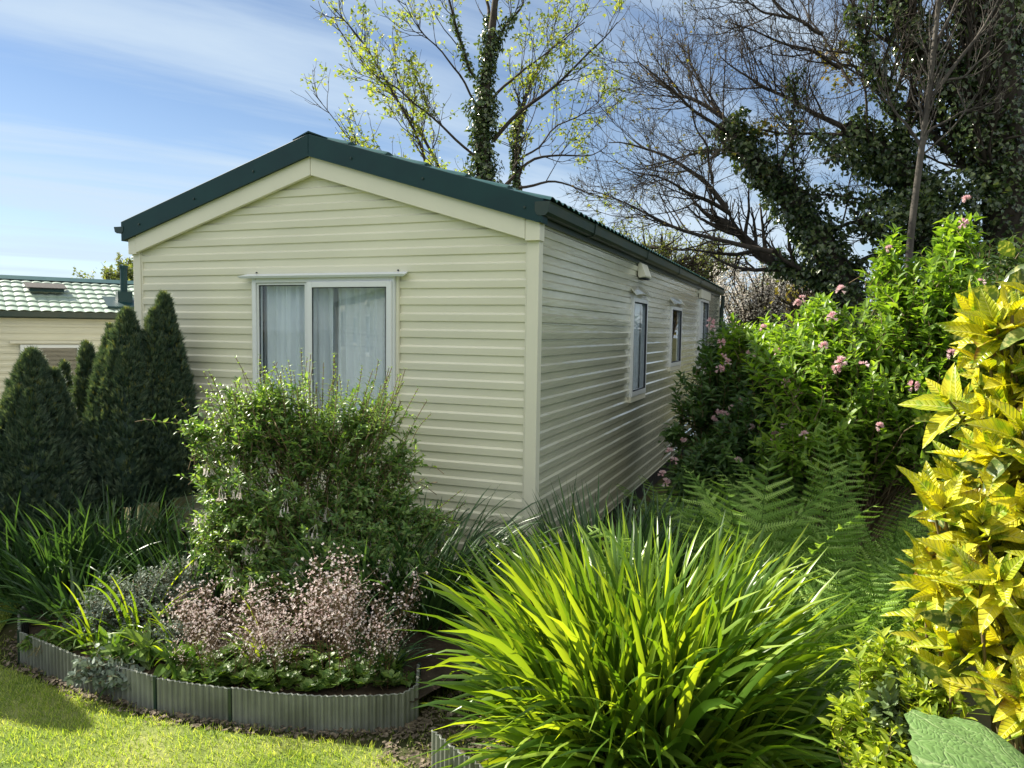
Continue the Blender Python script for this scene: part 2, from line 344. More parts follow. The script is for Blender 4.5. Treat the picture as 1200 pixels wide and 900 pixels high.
# lawn: grass in front of the bed
lawn=[(-9,-3),(2.2,-3),(1.2,1.6),(-.1,2.35),(-.30,2.68),(-.5,2.87),(-.75,2.92),(-1.15,2.98),(-1.53,3.08),(-1.98,3.29),(-2.45,3.56),(-2.68,3.86),(-2.85,4.3),(-3.0,5.2),(-9,6)]
lv=np.array([(x,y,.006) for x,y in lawn]); cen=np.array([[-3.,1.5,.006]])
tag(build('lawn',np.concatenate([lv,cen]),np.array([(i,(i+1)%len(lv),len(lv)) for i in range(len(lv))]),M['lawn']),kind='structure')
bed=np.array([(x,y) for x,y in EDGE[::-1]]+[(-3.0,5.9),(-2.6,5.4),(.1,4.35),(-.05,3.5)])
bv=np.array([(x+.03,y+.03,.1) for x,y in bed]); bc=np.array([[-1.5,4.1,.13]])
tag(build('soil_bed',np.concatenate([bv,bc]),np.array([((i+1)%len(bv),i,len(bv)) for i in range(len(bv))]),M['soil']),kind='structure')

# ------------------------------------------------------------------ static caravan
HC=np.array([.1330,4.4194]); YAW=.3723
WD,LN=3.05,9.3
zb=ZC-1.464
def siding_levels(zlo,zhi,k1=ZC+.2478):
    """breakpoints (z,offset) of the shiplap profile"""
    zs=[]; n0=int(math.floor((zlo-k1)/.1))-1
    z=k1+.1*n0
    while z<zhi+.2:
        # from just above a step upward to the next
        for dz,o in ((0.0015,.0105),(.004,.011),(.042,.0125),(.054,.002),(.094,.002),(.0975,.0015)):
            zs.append((z+dz,o))
        z+=.1
    return zs
def siding(xmin,xmax,zlo,top,holes,fn,zmax):
    """strips; top(z)->(xa,xb) clip; fn(x,off,z)->xyz"""
    pts=siding_levels(zlo,zmax); zs=np.array([p[0] for p in pts]); os_=np.array([p[1] for p in pts])
    ext=[zlo,zmax]+[h for H in holes for h in(H[2],H[3])]
    allz=np.unique(np.round(np.concatenate([zs[(zs>zlo)&(zs<zmax)],ext]),5)); off=np.interp(allz,zs,os_)
    mb=MB()
    for a,b,oa,ob in zip(allz[:-1],allz[1:],off[:-1],off[1:]):
        mid=(a+b)/2
        xa0,xb0=top(a); xa1,xb1=top(b)
        cuts=[H for H in holes if H[2]<mid<H[3]]; segs=[]; cur=(xa0,xa1)
        for H in sorted(cuts): segs.append((cur,(H[0],H[0]))); cur=(H[1],H[1])
        segs.append((cur,(xb0,xb1)))
        for (l0,l1),(r0,r1) in segs:
            if r0-l0<1e-4 and r1-l1<1e-4: continue
            mb.add([fn(l0,oa,a),fn(r0,oa,a),fn(r1,ob,b),fn(l1,ob,b)],np.array([(0,1,2,3)]))
    return mb
house=thing('static_caravan','cream static caravan with green roof edge in the middle of the garden','static caravan',(HC[0],HC[1],0),-YAW)
xc=-1.52; SL=.305
ztop=ZC+1.075
def gable(z):
    lim=max(0.,(ztop-z)/SL); return max(-WD+.03,xc-lim),min(-.03,xc+lim)
FW=(-1.996,-.909,ZC-.577,ZC+.322)
front=siding(0,0,zb,gable,[(FW[0]+.01,FW[1]-.01,FW[2]+.01,FW[3]-.01)],lambda x,o,z:(x,-.005-o,z),ztop-.001).build('end_wall',M['siding'],house)
SW=[(2.44,3.06,ZC-.575,ZC+.30),(4.43,5.15,ZC-.387,ZC+.293),(6.78,7.70,ZC-.55,ZC+.48)]
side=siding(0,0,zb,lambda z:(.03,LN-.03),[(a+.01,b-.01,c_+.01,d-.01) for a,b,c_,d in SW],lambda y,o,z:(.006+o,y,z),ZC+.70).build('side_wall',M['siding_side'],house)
siding(0,0,zb,lambda z:(.03,LN-.03),[],lambda y,o,z:(-WD-.006-o,LN-y,z),ZC+.70).build('side_wall',M['siding'],house)
siding(0,0,zb,gable,[],lambda x,o,z:(-WD-x,LN+.006+o,z),ztop-.001).build('end_wall',M['siding'],house)
# inner liner (floor, walls, ceiling)
li=MB(); li.box(-WD+.06,-.06,2.2,2.24,zb,ZC+.6); li.box(-WD+.05,-.05,.06,LN-.06,zb,zb+.05); li.box(-WD+.05,-.05,.06,LN-.06,ZC+.62,ZC+.66)
li.box(-WD+.02,-WD+.05,.05,LN-.05,zb,ZC+.62)
li.box(-1.5,-1.46,2.24,LN-.1,zb,ZC+.6)
li.build('inner_wall',M['dark'],house)
# backing behind the cladding, split around the windows
def backing(x0,x1,z0,z1,holes,put):
    xs=sorted({x0,x1}|{h for H in holes for h in H[:2]}); zs=sorted({z0,z1}|{h for H in holes for h in H[2:4]}); mb=MB()
    for a,b in zip(xs[:-1],xs[1:]):
        for c_,d in zip(zs[:-1],zs[1:]):
            if any(H[0]<(a+b)/2<H[1] and H[2]<(c_+d)/2<H[3] for H in holes): continue
            put(mb,a,b,c_,d)
    return mb
backing(-WD+.04,-.03,zb+.01,ZC+.5,[(FW[0]-.0,FW[1]+.0,FW[2],FW[3])],lambda m,a,b,c_,d:m.box(a,b,.012,.03,c_,d)).build('inner_wall',M['dark'],house)
backing(.04,LN-.03,zb+.01,ZC+.6,SW,lambda m,a,b,c_,d:m.box(-.03,-.012,a,b,c_,d)).build('inner_wall',M['dark'],house)
# corner trims
for x0,x1,nm in ((-.05,.022,'corner_trim'),(-WD-.022,-WD+.045,'corner_trim')):
    m=MB(); y0,y1=(-.027,.045)
    m.prism([(x0,y0),(x1,y0),(x1,y1),(x1-.03,y1),(x1-.03,0),(x0,0)] if x1>0 else [(x0,y0),(x1,y0),(x1,0),(x0+.03,0),(x0+.03,y1),(x0,y1)],zb-.005,ZC+.52,'z')
    if x1>0: m.box(-.062,-.0505,-.019,-.004,zb,ZC+.50)
    else: m.box(-WD+.0455,-WD+.056,-.019,-.004,zb,ZC+.50)
    bevel(m.build(nm,M['trim'],house),.003)
m=MB(); m.box(-.03,.022,LN-.05,LN+.02,zb-.005,ZC+.62); m.build('corner_trim',M['trim'],house)
# cream bargeboards meeting at the apex, green verge trim over them
def band(x0,x1,zt,zbm,y0,y1,name,mt,gap=0.):
    f=lambda x:-SL*abs(x-xc)
    V=[(x0,y0,zbm+f(x0)),(x1,y0,zbm+f(x1)),(x1,y0,zt+f(x1)),(x0,y0,zt+f(x0))]
    V+=[(x,y1,z) for x,_,z in V]
    m=MB(); m.add(V,[np.array([(0,1,2,3),(7,6,5,4),(0,4,5,1),(1,5,6,2),(2,6,7,3),(3,7,4,0)])]); return bevel(m.build(name,mt,house),.003)
ZA=ZC
band(-WD+.04,xc-.0015,ZA+1.10,ZA+.968,-.058,-.03,'bargeboard',M['trim'])
band(xc+.0015,-.055,ZA+1.10,ZA+.968,-.058,-.03,'bargeboard',M['trim'])
# boxed ends of the bargeboard at the corners
for x0,x1,z0,z1 in ((-.0535,.034,.512,.632),(-WD-.034,-WD+.0385,.505,.626)):
    bevel(MB().box(x0,x1,-.056,.03,ZC+z0,ZC+z1).build('bargeboard_end',M['trim'],house),.002)
V0=-.075
band(-WD-.075,xc-.001,ZA+1.222,ZA+1.085,V0-.004,.02,'verge_trim',M['green'])
band(xc+.001,.055,ZA+1.222,ZA+1.085,V0-.004,.02,'verge_trim',M['green'])
# lip along the lower edge of the verge trim and screws
m=MB()
for x0,x1 in((-WD-.06,xc),(xc,.04)):
    f=lambda x:-SL*abs(x-xc)+ZA+1.088
    V=[(x0,V0-.009,f(x0)-.006),(x1,V0-.009,f(x1)-.006),(x1,V0-.009,f(x1)+.004),(x0,V0-.009,f(x0)+.004)]; V+=[(x,V0-.0045,z) for x,_,z in V]
    m.add(V,[np.array([(0,1,2,3),(7,6,5,4),(0,4,5,1),(1,5,6,2),(2,6,7,3),(3,7,4,0)])])
m.build('verge_lip',M['green'],house)
for x in (-2.95,-2.45,-1.95,-1.2,-.7,-.05):
    sc=MB(); zz_=ZA+1.145-SL*abs(x-xc); k=8
    sc.prism([(x+.007*math.cos(a),zz_+.007*math.sin(a)) for a in np.arange(k)*2*np.pi/k],V0-.012,V0-.0045,'y'); sc.build('screw',M['gutter'],house)
# tiled steel roof sheets
def tile_roof(nx,ny,along_,slope_len,pitch,course,amp,step,frame):
    """frame(a,d,h)->xyz; a along ridge, d down the slope"""
    a=np.linspace(0,along_,nx); 
    ds=[];hs=[]
    nc=max(1,int(round(slope_len/course))); cl_=slope_len/nc
    for i in range(nc):
        for t in(0,.25,.5,.75,.97): ds.append((i+t)*cl_); hs.append(step*(t))
        ds.append((i+1)*cl_-.0005); hs.append(step)
    ds=np.array(ds);hs=np.array(hs)
    A,D=np.meshgrid(a,ds); H=hs[:,None]+amp*np.abs(np.sin(A*np.pi/pitch))**.8*1.
    D=D+.25*amp*np.cos(A*2*np.pi/pitch)
    V=frame(A,D,H); idx=np.arange(A.size).reshape(A.shape)
    return V.reshape(-1,3),np.stack([idx[:-1,:-1],idx[:-1,1:],idx[1:,1:],idx[1:,:-1]],-1).reshape(-1,4)
cs=1/math.sqrt(1+SL*SL); sn=SL*cs
zr=ZA+1.205
for sg in(1,-1):
    half=(1.52+.085)/cs
    def fr(A,D,H,sg=sg):
        return np.stack([xc+sg*(D*cs+H*sn),A-.06,zr-D*sn+H*cs],-1)
    Vr,Fr=tile_roof(560,0,LN+.1,half,.115,.30,.022,.018,fr)
    ro=build('roof',Vr,Fr,M['roof'],house)
    sm=ro.modifiers.new('solid','SOLIDIFY'); sm.thickness=.004
# ridge cap
m=MB(); m.prism([(xc-.12,zr-.01),(xc,zr+.035),(xc+.12,zr-.01),(xc+.12,zr-.016),(xc,zr+.025),(xc-.12,zr-.016)],V0-.002,LN+.05,'y'); m.build('ridge_cap',M['green'],house)
# roof deck (closes the loft)
m=MB(); m.prism([(-WD+.05,ZC+.60),(xc,ZC+1.07),(-.05,ZC+.60)],.03,LN-.03,'y'); m.build('roof_deck',M['dark'],house)
# gutters: half-round channel with bracket lines
def gutter(xw,sg,y0,y1,z):
    vs=1. if sg>0 else .6
    pr=[(0,.0),(0,-.05),(.010,-.070),(.030,-.078),(.062,-.076),(.078,-.060),(.084,-.01),(.088,.0),(.080,.0),(.076,-.055),(.060,-.070),(.030,-.072),(.014,-.064),(.005,-.048),(.005,0)]
    m=MB(); n=len(pr); m.prism([(xw+sg*a,z+b*vs) for a,b in pr],y0,y1,'y',caps=False)
    return m.build('gutter',M['gutter'],house)
gutter(.012,1,-.075,LN+.05,ZC+.725); gutter(-WD-.05,-1,-.08,LN+.05,ZC+.698)
for sg,xw,z in((1,.012,ZC+.725),(-1,-WD-.05,ZC+.698)):
    m=MB(); m.prism([(xw+sg*a,z+b) for a,b in [(0,.0),(0,-.05*(1 if sg>0 else .6)),(.010,-.071*(1 if sg>0 else .6)),(.030,-.079*(1 if sg>0 else .6)),(.062,-.077*(1 if sg>0 else .6)),(.079,-.06*(1 if sg>0 else .6)),(.089,0)]],-.083,-.0755,'y'); m.build('gutter_end',M['gutter'],house)
m=MB()
for y in np.arange(.9,LN,1.8): m.prism([(.010,ZC+.70),(.010,ZC+.648),(.040,ZC+.641),(.076,ZC+.643),(.096,ZC+.660),(.104,ZC+.728),(.101,ZC+.728),(.0925,ZC+.662),(.074,ZC+.6465),(.041,ZC+.6445),(.0125,ZC+.650),(.0125,ZC+.70)],y,y+.035,'y')
m.build('gutter_bracket',M['gutter'],house)
# soffit strip under the roof edge
MB().box(.0,.03,.03,LN-.02,ZC+.615,ZC+.70).build('soffit',M['gutter'],house)
# downpipe at the far end
P=np.array([[(.075,LN-.02,ZC+.64),(.075,LN-.02,ZC+.5),(.06,LN-.02,ZC+.4),(.06,LN-.02,.1)]]); Vt,Ft,_=tubes(P,np.full((1,4),.034),10); build('downpipe',Vt,Ft,M['gutter'],house,smooth=True)
# dark skirting boards below the side wall
m=MB()
for y in np.arange(.05,LN-.1,.11): m.box(-.05,-.03,y,y+.1,-.1,zb-.003)
for x in np.arange(-WD+.05,-.1,.11): m.box(x,x+.1,.03,.05,-.1,zb-.003)
m.build('skirting',M['skirt'],house)
m=MB(); m.box(-.02,.012,.05,LN-.05,zb-.012,zb); m.box(-WD+.05,-.05,-.012,.02,zb-.012,zb); m.build('bottom_rail',M['trim'],house)
# ---- front window: fixed left light, opening right sash
def rect_frame(mb,x0,x1,z0,z1,w_,y0,y1,wb=None):
    wb=wb or w_
    mb.box(x0,x0+w_,y0,y1,z0,z1); mb.box(x1-w_,x1,y0,y1,z0,z1); mb.box(x0+w_,x1-w_,y0,y1,z1-w_,z1); mb.box(x0+w_,x1-w_,y0,y1,z0,z0+wb)
x0,x1,z0,z1=FW
m=MB(); rect_frame(m,x0,x1,z0,z1,.032,-.052,.02); m.box(-1.567,-1.527,-.05,.018,z0+.033,z1-.033)
fw=bevel(m.build('window',M['upvc'],house),.003)
m=MB(); rect_frame(m,x0-.018,x1+.018,z0-.018,z1+.016,.017,-.034,-.012); bevel(m.build('surround',M['trim'],fw),.003)
m=MB(); rect_frame(m,x0+.034,-1.569,z0+.034,z1-.034,.012,-.04,-.01); m.build('bead',M['upvc'],fw)
m=MB(); rect_frame(m,-1.540,x1-.012,z0+.014,z1-.03,.036,-.07,-.0525); bevel(m.build('sash',M['upvc'],fw),.003)
MB().box(x0+.04,-1.575,-.026,-.02,z0+.04,z1-.04).build('pane',M['glass'],fw)
MB().box(-1.506,x1-.046,-.060,-.054,z0+.048,z1-.064).build('pane',M['glass'],fw)
def gasket(mb,x0,x1,z0,z1,y):
    rect_frame(mb,x0,x1,z0,z1,.005,y-.002,y+.004)
m=MB(); gasket(m,x0+.0465,-1.5815,z0+.0465,z1-.0465,-.031); m.build('gasket',M['dark'],fw); m=MB(); gasket(m,-1.5035,x1-.0485,z0+.0505,z1-.0665,-.066); m.build('gasket',M['dark'],fw)
MB().box(x0-.01,x1+.01,-.062,-.03,z0-.030,z0-.019).build('sill',M['upvc'],fw)
m=MB(); V=[(-2.062,-.012,ZC+.352),(-.838,-.012,ZC+.352),(-.815,-.088,ZC+.332),(-2.085,-.088,ZC+.332),(-2.062,-.012,ZC+.342),(-.838,-.012,ZC+.342),(-.83,-.08,ZC+.318),(-2.07,-.08,ZC+.318)]
m.add(V,[np.array([(3,2,1,0),(4,5,6,7),(3,7,6,2),(2,6,5,1),(0,4,7,3),(0,1,5,4)])]); m.build('drip_cap',M['cap'],fw)
for x in(-1.98,-.9):
    m=MB(); m.prism([(x+.005*math.cos(a),ZC+.360+.005*math.sin(a)) for a in np.arange(6)*np.pi/3],-.026,-.01,'y'); m.build('screw',M['dark'],fw)
def curtain(y0,u0,u1,z0,z1,fn,amp=.028,wl=.085,seed=0,name='curtain',gather=0,mt='curtain'):
    rg=np.random.default_rng(seed); n=140; t=np.linspace(0,1,n); x=u0+(u1-u0)*t
    ph=np.cumsum(rg.uniform(.6,1.4,n))*(abs(u1-u0)/n)*2*np.pi/wl; zz=np.linspace(z0,z1,5)
    V=[]
    for i,z in enumerate(zz):
        k=1-gather*(1-(z-z0)/(z1-z0)); V.append(np.stack([u0+(x-u0)*k,y0+amp*np.sin(ph+.2*i)+.3*amp*np.sin(2.3*ph),np.full(n,z)],1))
    V=np.concatenate(V); V=np.array([fn(*p) for p in V]); idx=np.arange(5*n).reshape(5,n)
    return build(name,V,np.stack([idx[:-1,:-1],idx[:-1,1:],idx[1:,1:],idx[1:,:-1]],-1).reshape(-1,4),M[mt],house,smooth=True)
idf=lambda x,y,z:(x,y,z)
curtain(.055,x0+.0,-1.42,z0-.05,z1+.02,idf,seed=1,amp=.018)
curtain(.06,-1.40,x1-.01,z0-.05,z1+.02,idf,seed=2,wl=.12,amp=.022)
curtain(.12,-1.50,-1.40,z0-.05,z1+.02,idf,seed=3,wl=.05,amp=.02,gather=-.5)
# ---- side windows
for i,(a,b,c_,d) in enumerate(SW):
    m=MB(); wy=.034
    def bx(y0,y1,q0,q1,xa=-.02,xb=.04): m.box(xa,xb,y0,y1,q0,q1)
    bx(a,a+wy,c_,d); bx(b-wy,b,c_,d); bx(a+wy,b-wy,d-wy,d); bx(a+wy,b-wy,c_,c_+.045)
    if i==2: bx(a+.22,a+.255,c_+.046,d-.035)
    sw=bevel(m.build('window',M['upvc'],house),.003)
    MB().box(.012,.018,a+wy+.002,b-wy-.002,c_+.047,d-wy-.002).build('pane',M['glass'],sw)
    m=MB(); xx=.0415; m.box(.0205,xx-.002,a+wy+.0005,a+wy+.006,c_+.046,d-wy-.001); m.box(.0205,xx-.002,b-wy-.006,b-wy-.0005,c_+.046,d-wy-.001); m.box(.0205,xx-.002,a+wy+.006,b-wy-.006,d-wy-.0065,d-wy-.001); m.box(.0205,xx-.002,a+wy+.006,b-wy-.006,c_+.046,c_+.0515); m.build('gasket',M['dark'],sw)
    MB().box(.012,.034,a-.01,b+.01,c_-.05,c_-.002).build('sill',M['trim'],sw)
    # curved drip cap
    if i<2:
        V=[];n=9
        for k in range(n):
            t=k/(n-1); y=a-.05+(b-a+.1)*t; zt=d+.035+.02*math.sin(math.pi*t)
            V+=[(.017,y,zt+.06),(.055,y,zt+.012),(.072,y,zt-.012),(.070,y,zt-.018),(.052,y,zt+.004),(.017,y,zt+.045)]
        idx=np.arange(n*6).reshape(n,6); q=np.stack([idx[:-1],idx[1:],np.roll(idx[1:],-1,1),np.roll(idx[:-1],-1,1)],-1).reshape(-1,4)
        build('drip_cap',V,[q,idx[:1][:,::-1],idx[-1:]],M['siding_side'],sw)
    else: MB().box(.0175,.05,a-.05,b+.1,d+.01,d+.13).build('drip_cap',M['trim'],sw)
    if i!=1:
        curtain(-.045,a-.05,b+.35,c_-.03,d+.02,lambda x,y,z:(y,x,z),seed=5+i,amp=.02)
    else:
        m=MB(); 
        for q in np.arange(c_+.02,d,.03): m.box(-.07,-.062,a+.03,b-.03,q,q+.018)
        m.build('blind',M['upvc'],house)
# vent box on the side wall
m=MB(); m.prism([(.018,ZC+.635),(.018,ZC+.51),(.03,ZC+.49),(.085,ZC+.495),(.09,ZC+.51),(.05,ZC+.62)],2.66,2.93,'y'); vb=bevel(m.build('vent_box',M['trim'],house),.004)
MB().box(.03,.082,2.68,2.91,ZC+.482,ZC+.4885).build('vent_grille',M['dark'],vb)

# ------------------------------------------------------------------ neighbour caravan
a0=np.array([-7.75,11.4]); a1=np.array([-6.42,12.8]); dv=(a1-a0)/np.linalg.norm(a1-a0)
dv=nrm(np.array([.80,.60])); ang=math.atan2(dv[1],dv[0])
org=at(155,370,12.4)[:2]
nb=thing('static_caravan','long cream static caravan with grey green tiled roof beyond the conifers at the left edge','static caravan',(org[0],org[1],0),ang)
zw=ZC+.15; e0,e1=-9.,.55; zg=-.45
siding(0,0,zg,lambda z:(e0,e1),[(-1.53,-.77,ZC-.95,ZC-.335)],lambda x,o,z:(x,-o,z),zw).build('side_wall',M['nb_wall'],nb)
MB().box(e0,e1,3.0,3.05,zg,zw).build('side_wall',M['nb_wall'],nb)
m=MB(); m.prism([(.02,zg),(.02,zw),(1.52,zw+.5),(3.0,zw),(3.0,zg)],e1-.02,e1,'x'); m.prism([(.02,zg),(.02,zw),(1.52,zw+.5),(3.0,zw),(3.0,zg)],e0,e0+.02,'x'); m.build('end_wall',M['nb_wall'],nb)
m=MB(); m.box(e0+.1,e1-.1,.9,.95,zg,zw); m.build('inner_wall',M['dark'],nb)
rise=.56
sl2=rise/1.6; c2_=1/math.sqrt(1+sl2*sl2); s2_=sl2*c2_
for sg in(1,-1):
    def fr2(A,D,H,sg=sg):
        return np.stack([e0-.1+A,1.52-sg*(D*c2_+H*s2_),zw+rise+.02-D*s2_+H*c2_],-1)
    Vr,Fr=tile_roof(900,0,e1-e0+.2,1.62/c2_,.145,.25,.013,.024,fr2); ro=build('roof',Vr,Fr,M['nb_roof'],nb,smooth=False)
    sm=ro.modifiers.new('solid','SOLIDIFY'); sm.thickness=.005
m=MB(); m.prism([(1.36,zw+rise+.015),(1.52,zw+rise+.085),(1.68,zw+rise+.015)],e0-.1,e1+.12,'x'); m.build('ridge_cap',M['roof'],nb)
m=MB(); m.prism([(-.12,zw+.03),(-.12,zw-.05),(-.10,zw-.07),(-.03,zw-.07),(-.005,zw-.04),(-.005,zw+.02)],e0-.1,e1+.1,'x'); m.build('gutter',M['gutter'],nb)
m=MB(); rect_frame(m,-1.55,-.75,ZC-.97,ZC-.32,.05,-.05,.02); nw=m.build('window',M['upvc'],nb)
MB().box(-1.50,-.80,-.01,-.004,ZC-.92,ZC-.37).build('pane',M['glass'],nw)
m=MB(); m.prism([(-.012,ZC-.26),(-.07,ZC-.295),(-.07,ZC-.305),(-.012,ZC-.285)],-1.68,-.62,'x'); m.build('drip_cap',M['nb_wall'],nw)
# roof vent and flue
def onroof(x,d): return (x,1.52-d*c2_,zw+rise+.05-d*s2_)
p=onroof(-1.12,.70)
m=MB(); m.prism([(p[1]-.20,p[2]-.02),(p[1]-.20,p[2]+.03),(p[1]+.18,p[2]+.11),(p[1]+.18,p[2]+.03)],p[0]-.24,p[0]+.24,'x'); rv=m.build('roof_vent',M['green'],nb)
m=MB(); m.prism([(p[1]-.25,p[2]+.032),(p[1]-.25,p[2]+.045),(p[1]+.22,p[2]+.14),(p[1]+.22,p[2]+.118)],p[0]-.28,p[0]+.28,'x'); m.build('vent_lid',M['skirt'],rv)
p=onroof(-.04,1.15)
m=MB(); m.box(p[0]-.11,p[0]+.11,p[1]-.11,p[1]+.11,p[2]-.1,p[2]+.17); fl=m.build('flue',M['green'],nb)
k=12; m=MB(); m.prism([(p[0]+.055*math.cos(a),p[1]+.055*math.sin(a)) for a in np.arange(k)*2*np.pi/k],p[2]+.17,p[2]+.56,'z'); m.prism([(p[0]+.072*math.cos(a),p[1]+.072*math.sin(a)) for a in np.arange(k)*2*np.pi/k],p[2]+.561,p[2]+.60,'z'); m.build('flue_pipe',M['green'],fl)
m=MB(); m.prism([(p[1]-.35,p[2]-.12),(p[1]-.35,p[2]-.085),(p[1]+.2,p[2]+.09),(p[1]+.2,p[2]+.05)],p[0]-.3,p[0]+.25,'x'); m.build('flashing',M['green'],fl)

# ------------------------------------------------------------------ lawn edging, one thing per corrugated panel
def edging(path,h,label,group,name='edging_panel',z0=-.02,pitch=.030):
    path=np.array(path); d=np.concatenate([[0],np.cumsum(np.linalg.norm(np.diff(path,axis=0),axis=1))]); n=int(d[-1]/.004); t=np.linspace(0,d[-1],n)
    P=resample(path,n); T=nrm(np.gradient(P,axis=0)); Nn=np.stack([T[:,1],-T[:,0]],1)
    w_=np.tanh(2.2*np.sin(t*2*np.pi/pitch))*.0055
    q=P+Nn*w_[:,None]; V=np.concatenate([np.c_[q,np.full(n,z0)],np.c_[q,np.full(n,h)]]); i=np.arange(n-1)
    root=thing(name,label,'garden edging',(float(q[0,0]),float(q[0,1]),0),0,group)
    o=build('sheet',V-np.array([q[0,0],q[0,1],0]),np.stack([i,i+1,n+i+1,n+i],-1),M['galv'],root)
    sm=o.modifiers.new('s','SOLIDIFY'); sm.thickness=.0025
    Vt,Ft,_=tubes(np.c_[q,np.full(n,h)][None,::3]-np.array([q[0,0],q[0,1],0]),np.full((1,len(q[::3])),.0035),5); build('rolled_edge',Vt,Ft,M['galv'],root)
    m=MB(); ex,ey=P[-1]-q[0]; tx,ty=T[-1]; nx,ny=Nn[-1]
    c4=[(ex+tx*a+nx*b,ey+ty*a+ny*b) for a,b in((-.006,-.002),(.006,-.002),(.006,.010),(-.006,.010))]
    m.prism(c4,z0,h+.004,'z'); m.build('joint_strip',M['gutter'],root); return root
gE='corrugated edging panels round the flower bed'
edging([(-2.75,4.9),(-2.66,4.3),(-2.55,3.86),(-2.38,3.60)],.155,'corrugated metal edging panel curving back at the far left end of the bed',gE)
edging([(-2.372,3.592),(-1.95,3.335),(-1.5,3.14)],.155,'corrugated metal edging panel in shade below the silver-leaved plant',gE)
edging([(-1.495,3.138),(-1.32,3.09),(-1.15,3.055)],.15,'short corrugated edging panel between the two dark joints',gE)
edging([(-1.145,3.054),(-.95,3.01),(-.75,2.99),(-.55,3.0),(-.43,3.02),(-.38,3.10),(-.40,3.3)],.155,'long corrugated edging panel below the pale pink flowers',gE)
edging([(-.28,2.74),(-.19,2.62),(-.08,2.50),(.05,2.4)],.155,'corrugated edging panel half hidden under the big bright clump',gE)
def inpoly(p,poly):
    x,y=p[:,0],p[:,1]; r=np.zeros(len(p),bool); n=len(poly)
    for i in range(n):
        x1,y1=poly[i];x2,y2=poly[(i+1)%n]
        c_=((y1>y)!=(y2>y))&(x<(x2-x1)*(y-y1)/((y2-y1)+1e-12)+x1); r^=c_
    return r
rng=np.random.default_rng(7)
# grass
P=np.c_[rng.uniform(-4.0,.3,230000),rng.uniform(2.1,5.3,230000)]; P=P[inpoly(P,lawn)]
# ragged edge and worn patches
wn=np.sin(P[:,0]*3.1+1)*np.sin(P[:,1]*4.3)+np.sin(P[:,0]*7.7+P[:,1]*5.1)*.5
P=P[rng.random(len(P))<np.clip(.75+.3*wn,.25,1)]
ex=np.c_[rng.uniform(-2.7,.0,14000),rng.uniform(2.75,3.9,14000)]; ex=ex[~inpoly(ex,lawn)]; ex=ex[(rng.random(len(ex))<.4)]
bedp=[tuple(x) for x in EDGE]+[(-3.0,5.9),(0,4.5)]; ex=ex[~inpoly(ex,bedp)]; P=np.concatenate([P,ex]); n=len(P)
D=nrm(np.c_[rng.normal(0,.55,(n,2)),np.ones(n)]); N=nrm(rng.normal(size=(n,3)))
gl=(np.array([(-.05,0,0),(.05,0,0),(-.035,.6,-.05),(.035,.6,-.05),(0,1,-.25)]),[np.array([(0,1,3,2)]),np.array([(2,3,4)])])
V,F,va=place(gl,np.c_[P,np.full(n,.003)],D,N,rng.uniform(.014,.036,n),rng); tag(build('grass',V,F,M['grass'],var=va),kind='stuff')
# wood chips and dead leaves along the edging
n=1300; t=rng.random(n); k=rng.integers(0,len(EDGE)-1,n); e=EDGE[k]*(1-t[:,None])+EDGE[k+1]*t[:,None]+rng.normal(0,.025,(n,2))+np.array([.0,-.035])
xx=np.c_[rng.uniform(-.5,.35,1800),rng.uniform(2.6,3.35,1800)]; e=np.concatenate([e,xx]); e=e[~inpoly(e,bedp)]; n=len(e)
chip=(np.array([(-.3,0,0),(.3,0,.05),(.25,1,0),(-.2,.9,.1)]),[np.array([(0,1,2,3)])])
V,F,va=place(chip,np.c_[e,rng.uniform(.004,.02,n)],np.c_[rng.normal(size=(n,2)),rng.normal(0,.15,n)],np.c_[rng.normal(0,.3,(n,2)),np.ones(n)],rng.uniform(.006,.03,n),rng)
tag(build('wood_chips',V,F,M['chip'],var=va),kind='stuff')

